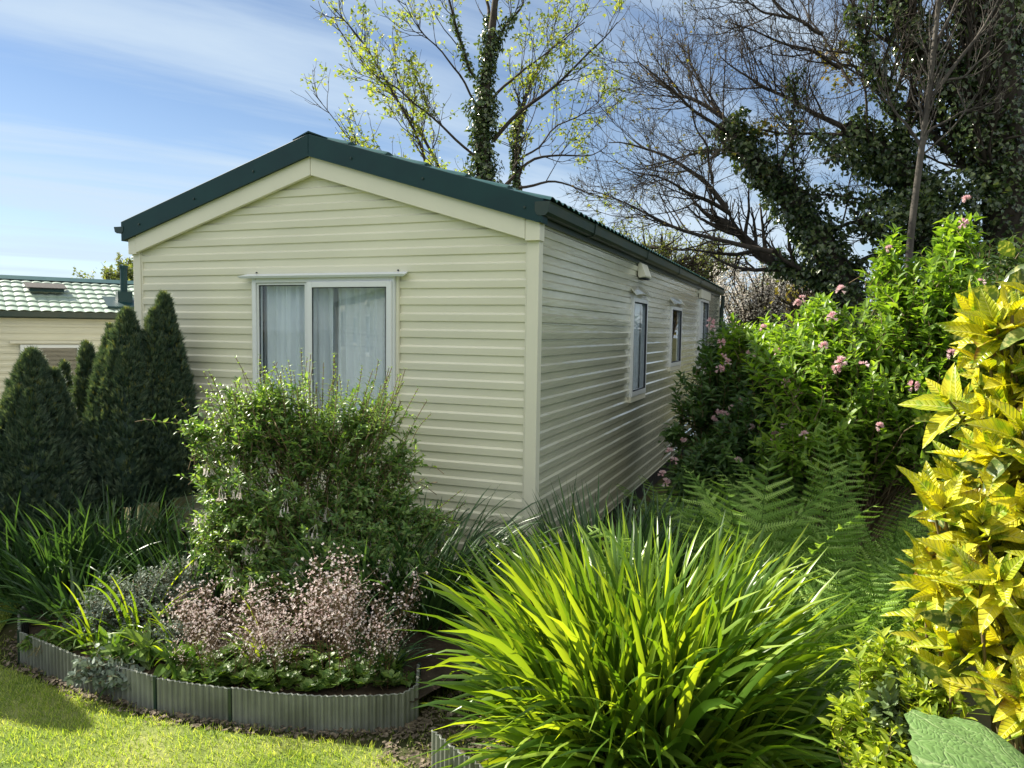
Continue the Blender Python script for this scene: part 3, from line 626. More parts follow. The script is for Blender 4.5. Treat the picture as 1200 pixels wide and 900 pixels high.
# ------------------------------------------------------------------ strap leaved clumps
def blades(n,rng,base_r,L,w_,elev,bend,az=None,s_=9,spread=.35,fold=.25,bias=(0,0),twist=.4,pw=1.5):
    th=rng.uniform(0,2*np.pi,n) if az is None else np.radians(rng.uniform(*az,n))
    rr=np.sqrt(rng.random(n)); B=np.c_[rr*np.cos(th)*base_r[0],rr*np.sin(th)*base_r[1],np.zeros(n)]
    az_=th+rng.normal(0,spread,n)
    hd=np.c_[np.cos(az_),np.sin(az_)]*(.25+.75*rr[:,None])+np.array(bias)+rng.normal(0,.08,(n,2)); hm=np.linalg.norm(hd,axis=1); hd=hd/np.maximum(hm,1e-6)[:,None]
    e0=np.radians(rng.uniform(*elev,n))+(1-rr)*np.radians(8); be=np.radians(rng.uniform(*bend,n)); Ln=rng.uniform(*L,n)
    t=np.linspace(0,1,s_); el=e0[:,None]-be[:,None]*t[None]**pw
    dl=(Ln/(s_-1))[:,None]
    H=np.concatenate([np.zeros((n,1)),np.cumsum(np.cos(el[:,:-1])*dl,1)],1); Z=np.concatenate([np.zeros((n,1)),np.cumsum(np.sin(el[:,:-1])*dl,1)],1)
    sd_=np.c_[-hd[:,1],hd[:,0],np.zeros(n)]; sway=rng.normal(0,.10,n)[:,None]*Ln[:,None]*t[None]**2
    Pc=B[:,None]+H[...,None]*np.c_[hd,np.zeros(n)][:,None]+np.stack([0*Z,0*Z,Z],-1)+sway[...,None]*sd_[:,None]
    Pc[...,2]=np.maximum(Pc[...,2],.01)
    W=rng.uniform(*w_,n)[:,None]*(np.minimum(1,.55+2*t)*np.maximum(1-t,0)**.55)[None]/2
    T=nrm(np.gradient(Pc,axis=1)); tw=(rng.normal(0,twist,n))[:,None,None]
    S0=np.broadcast_to(sd_[:,None],T.shape); Nn=np.cross(S0,T); a=tw*(.5+t[None,:,None]); S=nrm(np.cos(a)*S0+np.sin(a)*Nn); Nn=np.cross(S,T)
    Lf=Pc-S*W[...,None]+Nn*(W*fold)[...,None]; Rt=Pc+S*W[...,None]+Nn*(W*fold)[...,None]
    V=np.stack([Lf,Pc,Rt],2).reshape(-1,3); idx=np.arange(n*s_*3).reshape(n,s_,3)
    F=np.concatenate([np.stack([idx[:,:-1,j],idx[:,:-1,j+1],idx[:,1:,j+1],idx[:,1:,j]],-1).reshape(-1,4) for j in(0,1)])
    return V,[F],np.repeat(rng.random(n),s_*3)
def clump(name,label,cat,pos,parts,mt,group=None,part='leaves'):
    root=thing(name,label,cat,tuple(float(x) for x in pos),0,group); V,F,va=merge(parts); build(part,V,F,M[mt],root,var=va,smooth=True); return root
rg=np.random.default_rng(11)
big=clump('strap_leaved_plant','big bright lime green clump of strap leaves in sun in front of the caravan corner','plant',on(765,2.78),
  [blades(560,rg,(.34,.28),(.74,1.0),(.030,.056),(60,88),(20,75),pw=2.2,spread=.6,twist=.7),
   blades(600,rg,(.34,.30),(.5,.84),(.028,.050),(36,74),(35,120),pw=2.,spread=.6,twist=.7),
   blades(230,rg,(.36,.30),(.42,.66),(.022,.040),(16,50),(20,90),spread=.6,twist=.7)],'bright_iris')
clump('strap_leaved_plant','arching dark green strap leaves sprawling at the bottom edge, right of the bright clump','plant',on(890,2.45),
  [blades(330,rg,(.26,.22),(.65,.95),(.022,.036),(35,66),(65,120),bias=(.35,-.15))],'bright_iris')
gD='dark strap-leaved clumps around the caravan'
for (u,Y,n,ln,el,be,br,bias,lab) in [
  (40,4.25,170,(.45,.70),(45,80),(20,60),(.26,.22),(-.15,-.3),'dark strap-leaved clump at the far left below the widest conifer'),
  (-10,4.3,150,(.5,.8),(35,70),(30,75),(.25,.22),(-.2,-.3),'dark strap-leaved clump leaning over the lawn at the left edge'),
  (70,3.95,120,(.35,.6),(30,72),(25,70),(.22,.16),(-.25,-.2),'dark strap-leaved clump arching towards the left end of the edging'),
  (215,4.05,90,(.4,.6),(50,82),(15,50),(.2,.15),(0,-.1),'dark strap-leaved clump behind the silver-leaved plant'),
  (125,4.45,190,(.45,.68),(50,82),(15,55),(.28,.2),(0,-.2),'dark strap-leaved clump below the conifer stems'),
  (235,4.5,120,(.4,.6),(55,82),(15,50),(.22,.2),(0,-.1),'dark strap-leaved clump left of the white-flowered shrub'),
  (500,3.95,330,(.55,.85),(48,78),(45,95),(.26,.22),(.1,-.1),'dark arching strap-leaved clump between the white-flowered shrub and the caravan corner'),
  (425,3.75,130,(.45,.7),(60,84),(15,45),(.2,.16),(0,0),'upright dark strap-leaved clump behind the pale pink flowers')]:
    p=on(u,Y,.1); clump('strap_leaved_plant',lab,'plant',p,[blades(n,rg,br,ln,(.014,.024),el,be,bias=bias)],'dark_iris',gD)
p=on(715,4.15); clump('strap_leaved_plant','upright mid green strap-leaved clump against the caravan side wall','plant',p,[blades(260,rg,(.30,.25),(.55,.85),(.02,.03),(62,86),(8,40))],'dark_iris',gD)
p=on(790,4.5); clump('strap_leaved_plant','upright strap-leaved clump between the side wall clump and the ferns','plant',p,[blades(120,rg,(.2,.2),(.45,.75),(.02,.03),(62,86),(8,40))],'dark_iris',gD)
gB='light green strap-leaved tufts in the flower bed'
for (u,Y,n,ln,lab) in [(100,3.55,22,(.3,.48),'light strap-leaved tuft leaning over the left edging panel'),(150,3.6,16,(.35,.55),'tuft of yellow green leaves in front of the silver-leaved plant'),(205,3.42,14,(.25,.4),'small yellow green tuft left of the pink flowers'),(300,3.38,16,(.3,.42),'sunlit thin tuft growing up through the pink flowers'),(452,3.3,60,(.2,.32),'low dark grassy tuft at the right end of the bed')]:
    p=on(u,Y,.1); clump('strap_leaved_plant',lab,'plant',p,[blades(n,rg,(.05,.05),ln,(.012,.022),(40,82),(30,100),spread=.8)],'dark_iris' if n==60 else 'bright_iris',gB)

# ------------------------------------------------------------------ conifers: spires of small upright sprays
def spray_tpl():
    V=[];T=[]
    r_=np.random.default_rng(5)
    for i in range(7):
        a=i*2*np.pi/7+.3; o=.34*(.6+.4*r_.random()); z=.55+.45*r_.random(); b=len(V)
        dx,dy=math.cos(a),math.sin(a); px_,py_=-dy*.10,dx*.10
        V+=[(dx*.02-px_,z*.05,dy*.02-py_),(dx*.02+px_,z*.05,dy*.02+py_),(dx*o,z,dy*o)]; T.append((b,b+1,b+2))
    b=len(V); V+=[(-.09,.1,0),(.09,.1,0),(0,1.1,.0)]; T.append((b,b+1,b+2))
    return np.array(V),[np.array(T)]
SPR=spray_tpl()
def conifer(u,vt,hwpx,Y,zbot,label,seed,lobes=6,dens=1.,name='columnar_conifer',nst=5):
    rg=np.random.default_rng(seed); top=at(u,vt,Y)[2]; rad=hwpx*Y/FP; base=on(u,Y,.08); H=top-zbot
    root=thing(name,label,'conifer',tuple(map(float,base)),0,'clipped columnar conifers left of the caravan')
    # spires (dx,dy,r,top,bottom)
    sp=[(0,0,rad*.60,H,0)]
    for i in range(lobes):
        a=2*np.pi*(i+.4*rg.random())/lobes; f=rg.uniform(.42,.70); sp.append((math.cos(a)*rad*f,math.sin(a)*rad*f,rad*rg.uniform(.34,.54),H*rg.uniform(.60,.93),-.03*rg.random()))
    def prof(h): return np.clip(np.minimum(1,((1-h)/.52)**.7)*(.55+.45*np.minimum(1,h/.2)),0,1)
    pts=[];nn=[]
    for dx,dy,r,hh,b0 in sp:
        n=int(5200*dens*r*hh/.2/.9*.55)+300
        h=rg.random(n)**.9; a=rg.uniform(0,2*np.pi,n); lump=1+.12*np.sin(3*a+9*h+seed)+.10*np.sin(6*a-23*h)
        rr=r*prof(h)*lump*(1-.25*rg.random(n)**2)
        pts.append(np.c_[dx*(1-.4*h)+rr*np.cos(a),dy*(1-.4*h)+rr*np.sin(a),zbot-base[2]+b0+h*hh]); nn.append(np.c_[np.cos(a),np.sin(a),np.full(n,.35)])
    P=np.concatenate(pts);Nn=np.concatenate(nn)
    # drop points well inside another spire
    ins=np.zeros(len(P),bool)
    for dx,dy,r,hh,b0 in sp:
        h=np.clip((P[:,2]-(zbot-base[2]+b0))/hh,0,1); q=np.hypot(P[:,0]-dx*(1-.4*h),P[:,1]-dy*(1-.4*h)); ins|=q<r*prof(h)*.62
    P=P[~ins];Nn=Nn[~ins]; n=len(P)
    D=nrm(np.c_[Nn[:,:2]*.75,np.full(n,1.0)]+rg.normal(0,.28,(n,3)))
    h=P[:,2]/H; S=rg.uniform(.03,.062,n)
    V,F,va=place(SPR,P,D,Nn+rg.normal(0,.3,(n,3)),S,rg)
    # sunlight on the tips is put into the colour of extra yellower sprays
    parts=[(V,F,va*.75)]
    # dense core of twigs
    k=16;zs=np.linspace(0,1,14)
    cv=[];cf=[]
    for dx,dy,r,hh,b0 in sp:
        a=np.arange(k)*2*np.pi/k; b=len(cv)
        for z in zs:
            rr=r*float(prof(np.array(z)))*.80
            for q in a: cv.append((dx*(1-.4*z)+rr*math.cos(q),dy*(1-.4*z)+rr*math.sin(q),zbot-base[2]+b0+z*hh*.97))
        for i in range(13):
            for j in range(k): cf.append((b+i*k+j,b+i*k+(j+1)%k,b+(i+1)*k+(j+1)%k,b+(i+1)*k+j))
    parts.append((np.array(cv),[np.array(cf)],np.full(len(cv),.05)))
    V,F,va=merge(parts); build('crown',V,F,M['conifer'],root,var=va)
    tp=P[(rg.random(n)<.05)|((h>.80)&(rg.random(n)<.35))]; m_=len(tp)
    V,F,va=place(SPR,tp+np.array([0,0,.012]),np.c_[rg.normal(0,.25,(m_,2)),np.ones(m_)],rg.normal(size=(m_,3)),rg.uniform(.025,.045,m_),rg); build('sunlit_tips',V,F,M['conifer_sunlit_tip'],root,var=va)
    q=[];
    for i in range(nst):
        a=rg.uniform(0,6.28); r0=rad*.25*rg.random(); q.append(resample([(r0*math.cos(a),r0*math.sin(a),-.1),(r0*1.3*math.cos(a),r0*1.3*math.sin(a),.25),(rad*.35*math.cos(a),rad*.35*math.sin(a),zbot+.4)],6,rg,.008))
    Vt,Ft,va=tubes(np.array(q),np.full((nst,6),.014),6); build('trunk',Vt,Ft,M['bark'],root,smooth=True)
conifer(36,414,70,4.75,.20,'widest dark conifer at the left edge of the picture',21,11,1.0)
conifer(-62,425,55,4.85,.24,'dark conifer cut off by the left edge of the picture',22,6,1.)
conifer(-232,330,80,4.12,.24,'tall dark conifer outside the left edge of the picture, nearest the lawn',28,6,.7)
conifer(-182,325,66,4.95,.24,'tall dark conifer outside the left edge, furthest back of the three there',29,6,.6)
conifer(-190,330,62,4.55,.24,'tall dark conifer outside the left edge, between two others',30,6,.6)
conifer(74,428,21,5.35,.35,'small conifer tip showing just right of the widest conifer below the neighbour window',23,4)
conifer(101,405,31,5.1,.4,'slim conifer between the widest one and the pointed pair',24,5)
conifer(129,384,15,5.6,.4,'slender sunlit conifer spire set back behind the others',25,4)
conifer(149,366,53,5.0,.5,'tall broad conifer second from the caravan corner',26,9,.9)
conifer(193,348,45,5.12,.52,'tallest conifer hard against the left corner of the caravan',27,8,.9)

# ------------------------------------------------------------------ shrubs grown from shoots inside an envelope
def ell(u,v,Y,ru,rv,rd): p=at(u,v,Y); return (p,np.array([ru*Y/FP,rd,rv*Y/FP]))
def env(blobs,n,rng,k=.4):
    vol=np.array([b[1].prod()**(2/3) for b in blobs]); i=rng.choice(len(blobs),n,p=vol/vol.sum())
    d=nrm(rng.normal(size=(n,3))); r=rng.random(n)**k; c_=np.array([b[0] for b in blobs])[i]; s_=np.array([b[1] for b in blobs])[i]
    return c_+d*r[:,None]*s_,c_,d
def shrub(name,label,cat,base,blobs,nsh,shl,nleaf,lsz,tpl,mt,seed,upb=.6,group=None,stem_mt='brown_stem',nst=26,sag=0.,stem_r=.004,lang=(40,75),zmin=.06,pair=True,part='leaves',k=.4,mainr=.012,clipbox=None,tipw=.5):
    rg=np.random.default_rng(seed); root=thing(name,label,cat,tuple(map(float,base)),0,group); base=np.asarray(base,float)
    tip,cc,d=env(blobs,nsh,rg,k)
    if clipbox is not None: kk=clipbox(tip); tip,cc,d=tip[kk],cc[kk],d[kk]
    kk=tip[:,2]>zmin; tip,cc,d=tip[kk],cc[kk],d[kk]; n=len(tip)
    out_=nrm(tip-(base+np.array([0,0,.15]))); D=nrm(out_*.6+d*.5+np.array([0,0,upb])+rg.normal(0,.35,(n,3)))
    l=rg.uniform(*shl,n); s_=6; t=np.linspace(0,1,s_)
    P=tip[:,None]-D[:,None]*(l[:,None]*(1-t)[None])[...,None]; P[...,2]-=sag*(t[None]**2)*l[:,None]
    P+=rg.normal(0,.006,P.shape); P[...,2]=np.maximum(P[...,2],.03)
    tw=tubes(P-base,np.full((n,s_),stem_r)*(1-.6*t)[None],4)
    # main stems
    j=rg.choice(n,min(nst*6,n),replace=False); q=[]
    for a in j:
        st=base+np.array([rg.normal(0,.06),rg.normal(0,.06),0]); e=P[a,0]; mid=(st+e)/2+np.array([0,0,.12*np.linalg.norm(e-st)])-(out_[a]*np.array([1,1,0]))*.1
        q.append(resample([st,mid,e],8,rg,.012)-base)
    rr=np.linspace(1,.35,8)[None]*rg.uniform(.4,1,len(q))[:,None]*mainr
    V,F,va=merge([tw,tubes(np.array(q),rr,5)]); build('stems',V,F,M[stem_mt],root,smooth=True)
    # leaves
    T=nrm(np.gradient(P,axis=1)); LP=[];LD=[];LN=[];LS=[]
    for a in range(nleaf):
        tt=.12+.88*(a+rg.random(n)*.6)/nleaf; tt=np.minimum(tt,1); f=tt*(s_-1); jj=np.minimum(f.astype(int),s_-2); w_=(f-jj)[:,None]
        p=P[np.arange(n),jj]*(1-w_)+P[np.arange(n),jj+1]*w_; tg=T[np.arange(n),jj]
        ph=(a%2)*np.pi/2+rg.normal(0,.3,n); ref=nrm(np.cross(tg,np.array([.2,.1,1.]))); b2=np.cross(tg,ref)
        for sgn in ((1,-1) if pair else (1,)):
            sd_=nrm((np.cos(ph)[:,None]*ref+np.sin(ph)[:,None]*b2)*sgn); an=np.radians(rg.uniform(*lang,n))*(1-.45*tt)
            dd=nrm(np.cos(an)[:,None]*tg+np.sin(an)[:,None]*sd_); nn_=nrm(tg+np.array([0,0,.8])+rg.normal(0,.25,(n,3)))
            LP.append(p);LD.append(dd);LN.append(nn_);LS.append(rg.uniform(*lsz,n)*(1.08-tipw*np.maximum(tt-.55,0)))
    V,F,va=place(tpl,np.concatenate(LP)-base,np.concatenate(LD),np.concatenate(LN),np.concatenate(LS),rg)
    build(part,V,F,M[mt],root,var=va); return root,P
def flower5(r=.5,depth=.35,w_=.28):
    V=[(0,0,0)];T=[]
    for i in range(5):
        a=i*2*np.pi/5; b=len(V)
        V+=[(math.cos(a-w_)*r*.6,depth*.8,math.sin(a-w_)*r*.6),(math.cos(a)*r,depth,math.sin(a)*r),(math.cos(a+w_)*r*.6,depth*.8,math.sin(a+w_)*r*.6)]; T.append((0,b,b+1,b+2))
    return np.array(V),[np.array(T)]
FL5=flower5(.5,.3,.45)
TRUMP=flower5(.45,1.,.6)

# white flowered shrub in front of the window
fb=on(372,4.12,.1)
blobs=[ell(372,495,4.15,122,72,.36),ell(470,620,3.95,50,50,.25),ell(305,480,4.05,85,50,.28),ell(350,600,3.95,125,60,.36),ell(430,560,4.1,60,60,.3),ell(400,640,3.75,95,42,.25),ell(260,580,4.0,42,60,.22),
 ell(505,592,4.1,32,16,.12),ell(300,660,3.7,50,26,.2),ell(228,488,4.0,26,14,.1),ell(240,540,4.0,36,18,.12),ell(430,470,4.15,45,30,.18),ell(300,455,4.1,55,34,.18),ell(470,575,4.05,45,34,.2),ell(515,598,4.05,34,16,.12),ell(275,500,4.0,50,34,.2),ell(470,520,4.1,30,30,.15),ell(300,580,3.85,75,70,.25),ell(360,660,3.75,110,40,.25),ell(255,620,3.9,45,50,.2),ell(465,650,3.8,50,40,.2)]
FU=leaf_tpl(.42,3,.15,.25)
fs,FP_=shrub('flowering_shrub','leafy green shrub hung with small white flowers in front of the large window','shrub',fb,blobs,2300,(.15,.42),9,(.020,.046),FU,'fuchsia',31,upb=.5,sag=.25,nst=34,mainr=.009,stem_r=.0022,k=.8,stem_mt='brown_stem')
# long shoots poking out of the top and sides, their leaves in pairs
rgs=np.random.default_rng(34); tops=[(x,y+abs(x-350)*.15) for x,y in zip(rgs.uniform(235,475,85),rgs.uniform(408,462,85))]+[(u,v) for u,v in ((520,640),(545,590),(500,470),(505,485),(490,455),(205,490),(212,470),(222,505),(235,470),(228,530),(215,520),(540,575),(530,600),(515,590),(480,500),(490,530),(498,560),(470,470),(455,440),(248,440))]
LPp=[];LDd=[];LNn=[];LSs=[];sg_=[]
for (u_,v_) in tops:
    e=at(u_,v_,4.1+rgs.uniform(-.25,.2)); s0=fb+(e-fb)*rgs.uniform(.70,.84)+np.array([0,0,rgs.uniform(-.02,.06)]); md=(s0+e)/2+rgs.normal(0,.02,3); pp=resample([s0,md,e],7)
    sg_.append(pp-fb); tg=nrm(np.gradient(pp,axis=0))
    for q in range(11):
        f_=.1+.9*q/10; j_=min(int(f_*6),5); p_=pp[j_]*(1-(f_*6-j_))+pp[j_+1]*(f_*6-j_); r1=nrm(np.cross(tg[j_],rgs.normal(size=3)))
        for sgn in(1,-1): LPp.append(p_-fb);LDd.append(tg[j_]*.75+sgn*r1);LNn.append(tg[j_]+np.array([0,0,.6]));LSs.append(rgs.uniform(.022,.042)*(1.1-.5*f_))
V,F,va=place(FU,LPp,LDd,LNn,LSs,rgs); build('long_shoots',V,F,M['fuchsia'],fs,var=.5+.5*va)
Vt,Ft,_=tubes(np.array(sg_),np.full((len(sg_),7),.002),4); build('long_stems',Vt,Ft,M['brown_stem'],fs,smooth=True)
rg=np.random.default_rng(33)
fm=[]
for v_ in range(5):
    nfl=[4,3,6,5,2][v_]; q=[];PP=[];DD=[]
    for i in range(nfl):
        o=np.array([rg.normal(0,.02),rg.normal(0,.02),0]); l=rg.uniform(.03,.05); q.append(np.array([(0,0,0),o*.5+(0,0,-l*.4),o+(0,0,-l)])); PP.append(o+(0,0,-l)); DD.append((rg.normal(0,.1),rg.normal(0,.1),-1))
    a=place((np.array([(-.10,0,0),(.10,0,0),(.13,.5,0),(-.13,.5,0),(0,.5,.14),(0,.0,.1),(.34,.75,0),(-.34,.75,.1),(0,.75,.34),(0,.75,-.34),(0,.62,0)]),[np.array([(0,1,2,3),(5,1,2,4)]),np.array([(2,6,10),(3,7,10),(4,8,10),(10,9,2)])]),PP,DD,np.ones((nfl,3))*(.3,1,.1),rg.uniform(.035,.05,nfl),rg)
    fm.append(merge([tubes(np.array(q),np.full((nfl,3),.0009),3),a]))
pr=None
cand=FP_.reshape(-1,3); cand=cand[(cand[:,1]<fb[1]-.10)&(cand[:,2]>.3)&(cand[:,2]<1.05)]
meshes=[]
for v_ in range(5):
    V,F,va=fm[v_]; o=build('hanging_flower',V,F,M['white_fl'],fs,var=va); p=cand[rg.integers(len(cand))]; o.location=tuple(map(float,p-fb)); meshes.append(o)
for i in range(80):
    o=meshes[i%5].copy(); C.objects.link(o); o.parent=fs; p=cand[rg.integers(len(cand))]+np.array([0,-.03,0]); o.location=tuple(map(float,p-fb)); o.rotation_euler=(0,0,rg.uniform(0,6))

# silver leaved mound
sb=on(165,3.75,.1)
shrub('silver_leaved_plant','low mound of small silver grey leaves behind the left edging panel','plant',sb,[ell(150,712,3.7,62,52,.2),ell(105,735,3.65,42,32,.15),ell(205,695,3.85,42,50,.18),ell(200,745,3.45,30,24,.1)],1300,(.06,.14),7,(.012,.024),leaf_tpl(.6,2,.1,.2),'silver',41,upb=.7,stem_mt='stem',stem_r=.002,mainr=.004,nst=10,k=.6)
# broad leaved plant at the edging
LB=leaf_tpl(.32,5,.15,.3)
shrub('broad_leaved_plant','small plant with long broad leaves spilling over the edging left of the pink flowers','plant',on(160,3.42,.1),[ell(150,765,3.4,42,22,.1),ell(215,775,3.3,20,12,.06)],30,(.04,.1),4,(.07,.14),LB,'rosette',42,upb=.3,stem_mt='stem',nst=4,stem_r=.002,mainr=.004)

gS='low leafy plants spilling over the edging'
for i,(u,v,lab,mt_) in enumerate([(60,757,'low leafy plant spilling over the left end of the edging','rosette'),(118,778,'low leafy plant hanging over the middle of the left edging panel','silver'),(245,792,'low leafy plant spilling over the short edging panel','rosette'),(440,812,'low leafy plant at the right end of the long edging panel','rosette')]):
    p0_=at(u,v,3.25+.3*(u<100)); p0_[2]=.13; e_=(p0_,np.array([.17,.07,.05]))
    shrub('low_leafy_plant',lab,'plant',(p0_[0],p0_[1],.1),[e_,(p0_+np.array([.1,-.02,-.01]),np.array([.12,.06,.04]))],110,(.04,.10),5,(.02,.04),leaf_tpl(.6,3,.1,.2),mt_,500+i,upb=.35,sag=.3,stem_mt='stem',nst=4,stem_r=.0015,mainr=.003,k=.7,zmin=.04,group=gS)
# pale pink frothy flowers: rosettes below, thin red stems with tiny flowers above
def saxifrage(label,u0,u1,Y,nst,seed,vt,lean=0,pk='pink_small'):
    rg=np.random.default_rng(seed); c_=on((u0+u1)/2,Y,.1); root=thing('pink_flowered_plant',label,'flowering plant',tuple(map(float,c_)),0,'frothy pale pink flowers at the front of the bed')
    w_=(u1-u0)/2*Y/FP
    # rosettes
    n=int(170*w_/.3); ctr=np.c_[rg.uniform(-w_*.95,w_*.95,n),rg.uniform(-.17,.16,n),rg.uniform(.0,.07,n)]; PP=[];DD=[];SS=[]
    for i in range(9):
        a=i*2*np.pi/9+rg.uniform(0,6,n); e=rg.uniform(.1,.6,n); DD.append(np.c_[np.cos(a),np.sin(a),e]); PP.append(ctr+rg.normal(0,.004,(n,3))); SS.append(rg.uniform(.025,.05,n))
    N_=np.tile([0,0,1.],(n*9,1)); SP=leaf_tpl(.75,3,.05,-.15,peak=.62)
    V,F,va=place(SP,np.concatenate(PP),np.concatenate(DD),N_,np.concatenate(SS),rg); build('rosettes',V,F,M['rosette'],root,var=va)
    var_=[]
    for v_ in range(9):
        q=[];h=rg.uniform(.85,1.05); ln=rg.normal(0,.12,2); main=resample([(0,0,0),(ln[0]*.3,ln[1]*.3,h*.5),(ln[0],ln[1],h)],8,rg,.006); q.append(main)
        fp=[main[-1]];fd=[(0,0,1)]
        for b in range(9):
            t=.38+.6*b/9; i=int(t*7); a=b*2.4+rg.random(); l=.26*(1-.55*(t-.38)/.6)*rg.uniform(.7,1.1); p=main[i]*(1-(t*7-i))+main[min(i+1,7)]*(t*7-i)
            e=p+np.array([math.cos(a)*l*.75,math.sin(a)*l*.75,l*.65]); q.append(resample([p,(p+e)/2-(0,0,.01),e],8,rg,.004)); fp.append(e);fd.append(e-p)
            for c2 in range(3):
                s0=q[-1][int(rg.integers(3,7))]; e2=s0+np.array([rg.normal(0,.07),rg.normal(0,.07),rg.uniform(.02,.1)]); q.append(resample([s0,(s0+e2)/2,e2],8)); fp.append(e2); fd.append(e2-s0)
        nq=len(q); tb=tubes(np.array(q),np.array([np.linspace(.0045,.003,8)]+[np.linspace(.0028,.002,8)]*(nq-1)),3)
        fl=place(FL5,fp,np.array(fd)+rg.normal(0,.03,(len(fp),3)),rg.normal(size=(len(fp),3)),rg.uniform(.024,.042,len(fp)),rg); var_.append((tb,fl))
    protos=[]
    for tb,fl in var_:
        st=bpy.data.meshes.new('x'); o=build('flower_stem',tb[0],tb[1],M['red_stem'],root,var=tb[2]); f=build('flowers',fl[0],fl[1],M[pk],o,var=fl[2]); protos.append((o,f))
    for i in range(nst):
        if i<len(protos): o=protos[i][0]
        else:
            s0,s1=protos[i%len(protos)]; o=s0.copy(); C.objects.link(o); o.parent=root; f=s1.copy(); C.objects.link(f); f.parent=o
        x=rg.uniform(-w_,w_); y=rg.uniform(-.15,.15); sc_=(at((u0+u1)/2,vt,Y)[2]-.1)*rg.uniform(.5,1.04)*(1-.25*(abs(x)/w_)**3)
        o.location=(x*.9,y,.0); o.scale=(sc_,)*3; o.rotation_euler=(rg.normal(0,.13),lean+.28*x/w_+rg.normal(0,.13),rg.uniform(0,6.28) if abs(lean)<.01 else rg.uniform(-.5,.5))
saxifrage('frothy pink flowers on reddish stems at the left, in sun',222,308,3.3,40,51,684,lean=-.05)
saxifrage('frothy paler pink flowers in the shade of the shrub, right of the sunlit pink ones',300,474,3.27,66,52,670)

# ------------------------------------------------------------------ ferns
def pinna_tpl(n=13,hook=.30):
    V=[];Q=[];T=[]
    for i in range(n):
        t=.05+.95*i/n; l=.105*(1-t)**.45+.02; z=-.10*t*t+hook*max(0,t-.72)**1.4*1.8; y=t-.12*max(0,t-.8)
        for sg in(-1,1):
            b=len(V); V+=[(0,y-.020,z),(0,y+.020,z),(sg*l*.75,y+.045,z-.015),(sg*l*.8,y+.012,z-.02),(sg*l,y+.05,z-.05)]
            Q.append((b,b+1,b+2,b+3)[::sg]); T.append((b+3,b+2,b+4)[::sg])
    b=len(V)
    for i in range(5):
        t=i/4; z=-.10*t*t+hook*max(0,t-.72)**1.4*1.8; V+=[(-.014,t,z+.004),(.014,t,z+.004)]
    for i in range(4): Q.append((b+2*i,b+2*i+1,b+2*i+3,b+2*i+2))
    return np.array(V),[np.array(Q),np.array(T)]
PIN=pinna_tpl(15,.34); PIN2=pinna_tpl(10,.15)
def frond(L_,az,el0,bend,rg,npin=22,wid=.30,tpl=PIN,stalk=.2,roll=0.,pw=1.6,curl=0.):
    s_=28; t=np.linspace(0,1,s_); el=el0-bend*t**pw-curl*np.maximum(t-.86,0)*30; dl=L_/(s_-1)
    Hh=np.concatenate([[0],np.cumsum(np.cos(el[:-1])*dl)]); Zz=np.concatenate([[0],np.cumsum(np.sin(el[:-1])*dl)])
    hd=np.array([math.cos(az),math.sin(az)]); P=np.c_[Hh[:,None]*hd,Zz]; T=nrm(np.gradient(P,axis=0))
    sdv=np.array([-hd[1],hd[0],0]); Nn=nrm(np.cross(sdv[None],T)*-1.); Nn=np.where(Nn[:,2:3]<0,-Nn,Nn) if bend<1.2 else np.cross(T,sdv[None])
    cr,sr=math.cos(roll),math.sin(roll); S=sdv*cr+Nn*sr; N2=np.cross(S,T)
    tt=stalk+(1-stalk)*(np.arange(npin)+.5)/npin; f=tt*(s_-1); j=np.minimum(f.astype(int),s_-2); w_=(f-j)[:,None]
    p=P[j]*(1-w_)+P[j+1]*w_; u_=(tt-stalk)/(1-stalk); sz=wid*np.minimum(1,.45+1.9*u_)*(1-u_)**.75*1.25+.02
    PP=[];DD=[];NN=[];SS=[]
    for sg in(1,-1):
        an=np.radians(72-28*u_); d=np.cos(an)[:,None]*T[j]+np.sin(an)[:,None]*S[j]*sg; d=d+np.array([0,0,-.12])+rg.normal(0,.04,d.shape); PP.append(p);DD.append(d);NN.append(np.abs(np.sign(N2[j][:,2:3]))*N2[j]*np.sign(N2[j][:,2:3]+1e-6)+rg.normal(0,.08,d.shape));SS.append(sz*rg.uniform(.9,1.08,npin))
    PP,DD,NN,SS=map(np.concatenate,(PP,DD,NN,SS))
    DD=DD+np.array([0,0,-.10])+nrm(N2[j]).repeat(2,0)[:len(DD)]*.12; a=place(tpl,PP,DD,NN,SS,rg,W=np.full(len(SS),.9)); b=tubes(P[None],np.linspace(.0045,.0012,s_)[None],4)
    return merge([(a[0],a[1],a[2]*.8),(b[0],b[1],b[2])])
def fern(label,u,Y,n,L_,seed,az=None,el=(62,82),bend=(25,60),wid=.25,tpl=PIN,npin=16,curl=0.,name='fern',group='ferns growing right of the caravan'):
    rg=np.random.default_rng(seed); p=on(u,Y,.0); root=thing(name,label,'fern',tuple(map(float,p)),0,group)
    for i in range(n):
        a=2*np.pi*i/n+rg.uniform(-.3,.3) if az is None else R(rg.uniform(*az)); V,F,va=frond(rg.uniform(*L_),a,R(rg.uniform(*el)),R(rg.uniform(*bend)),rg,npin,wid*rg.uniform(.85,1.1),tpl,roll=rg.normal(0,.25),curl=curl*rg.random())
        o=build('frond',V,F,M['fern'],root,var=va); o.location=(rg.normal(0,.025),rg.normal(0,.025),0)
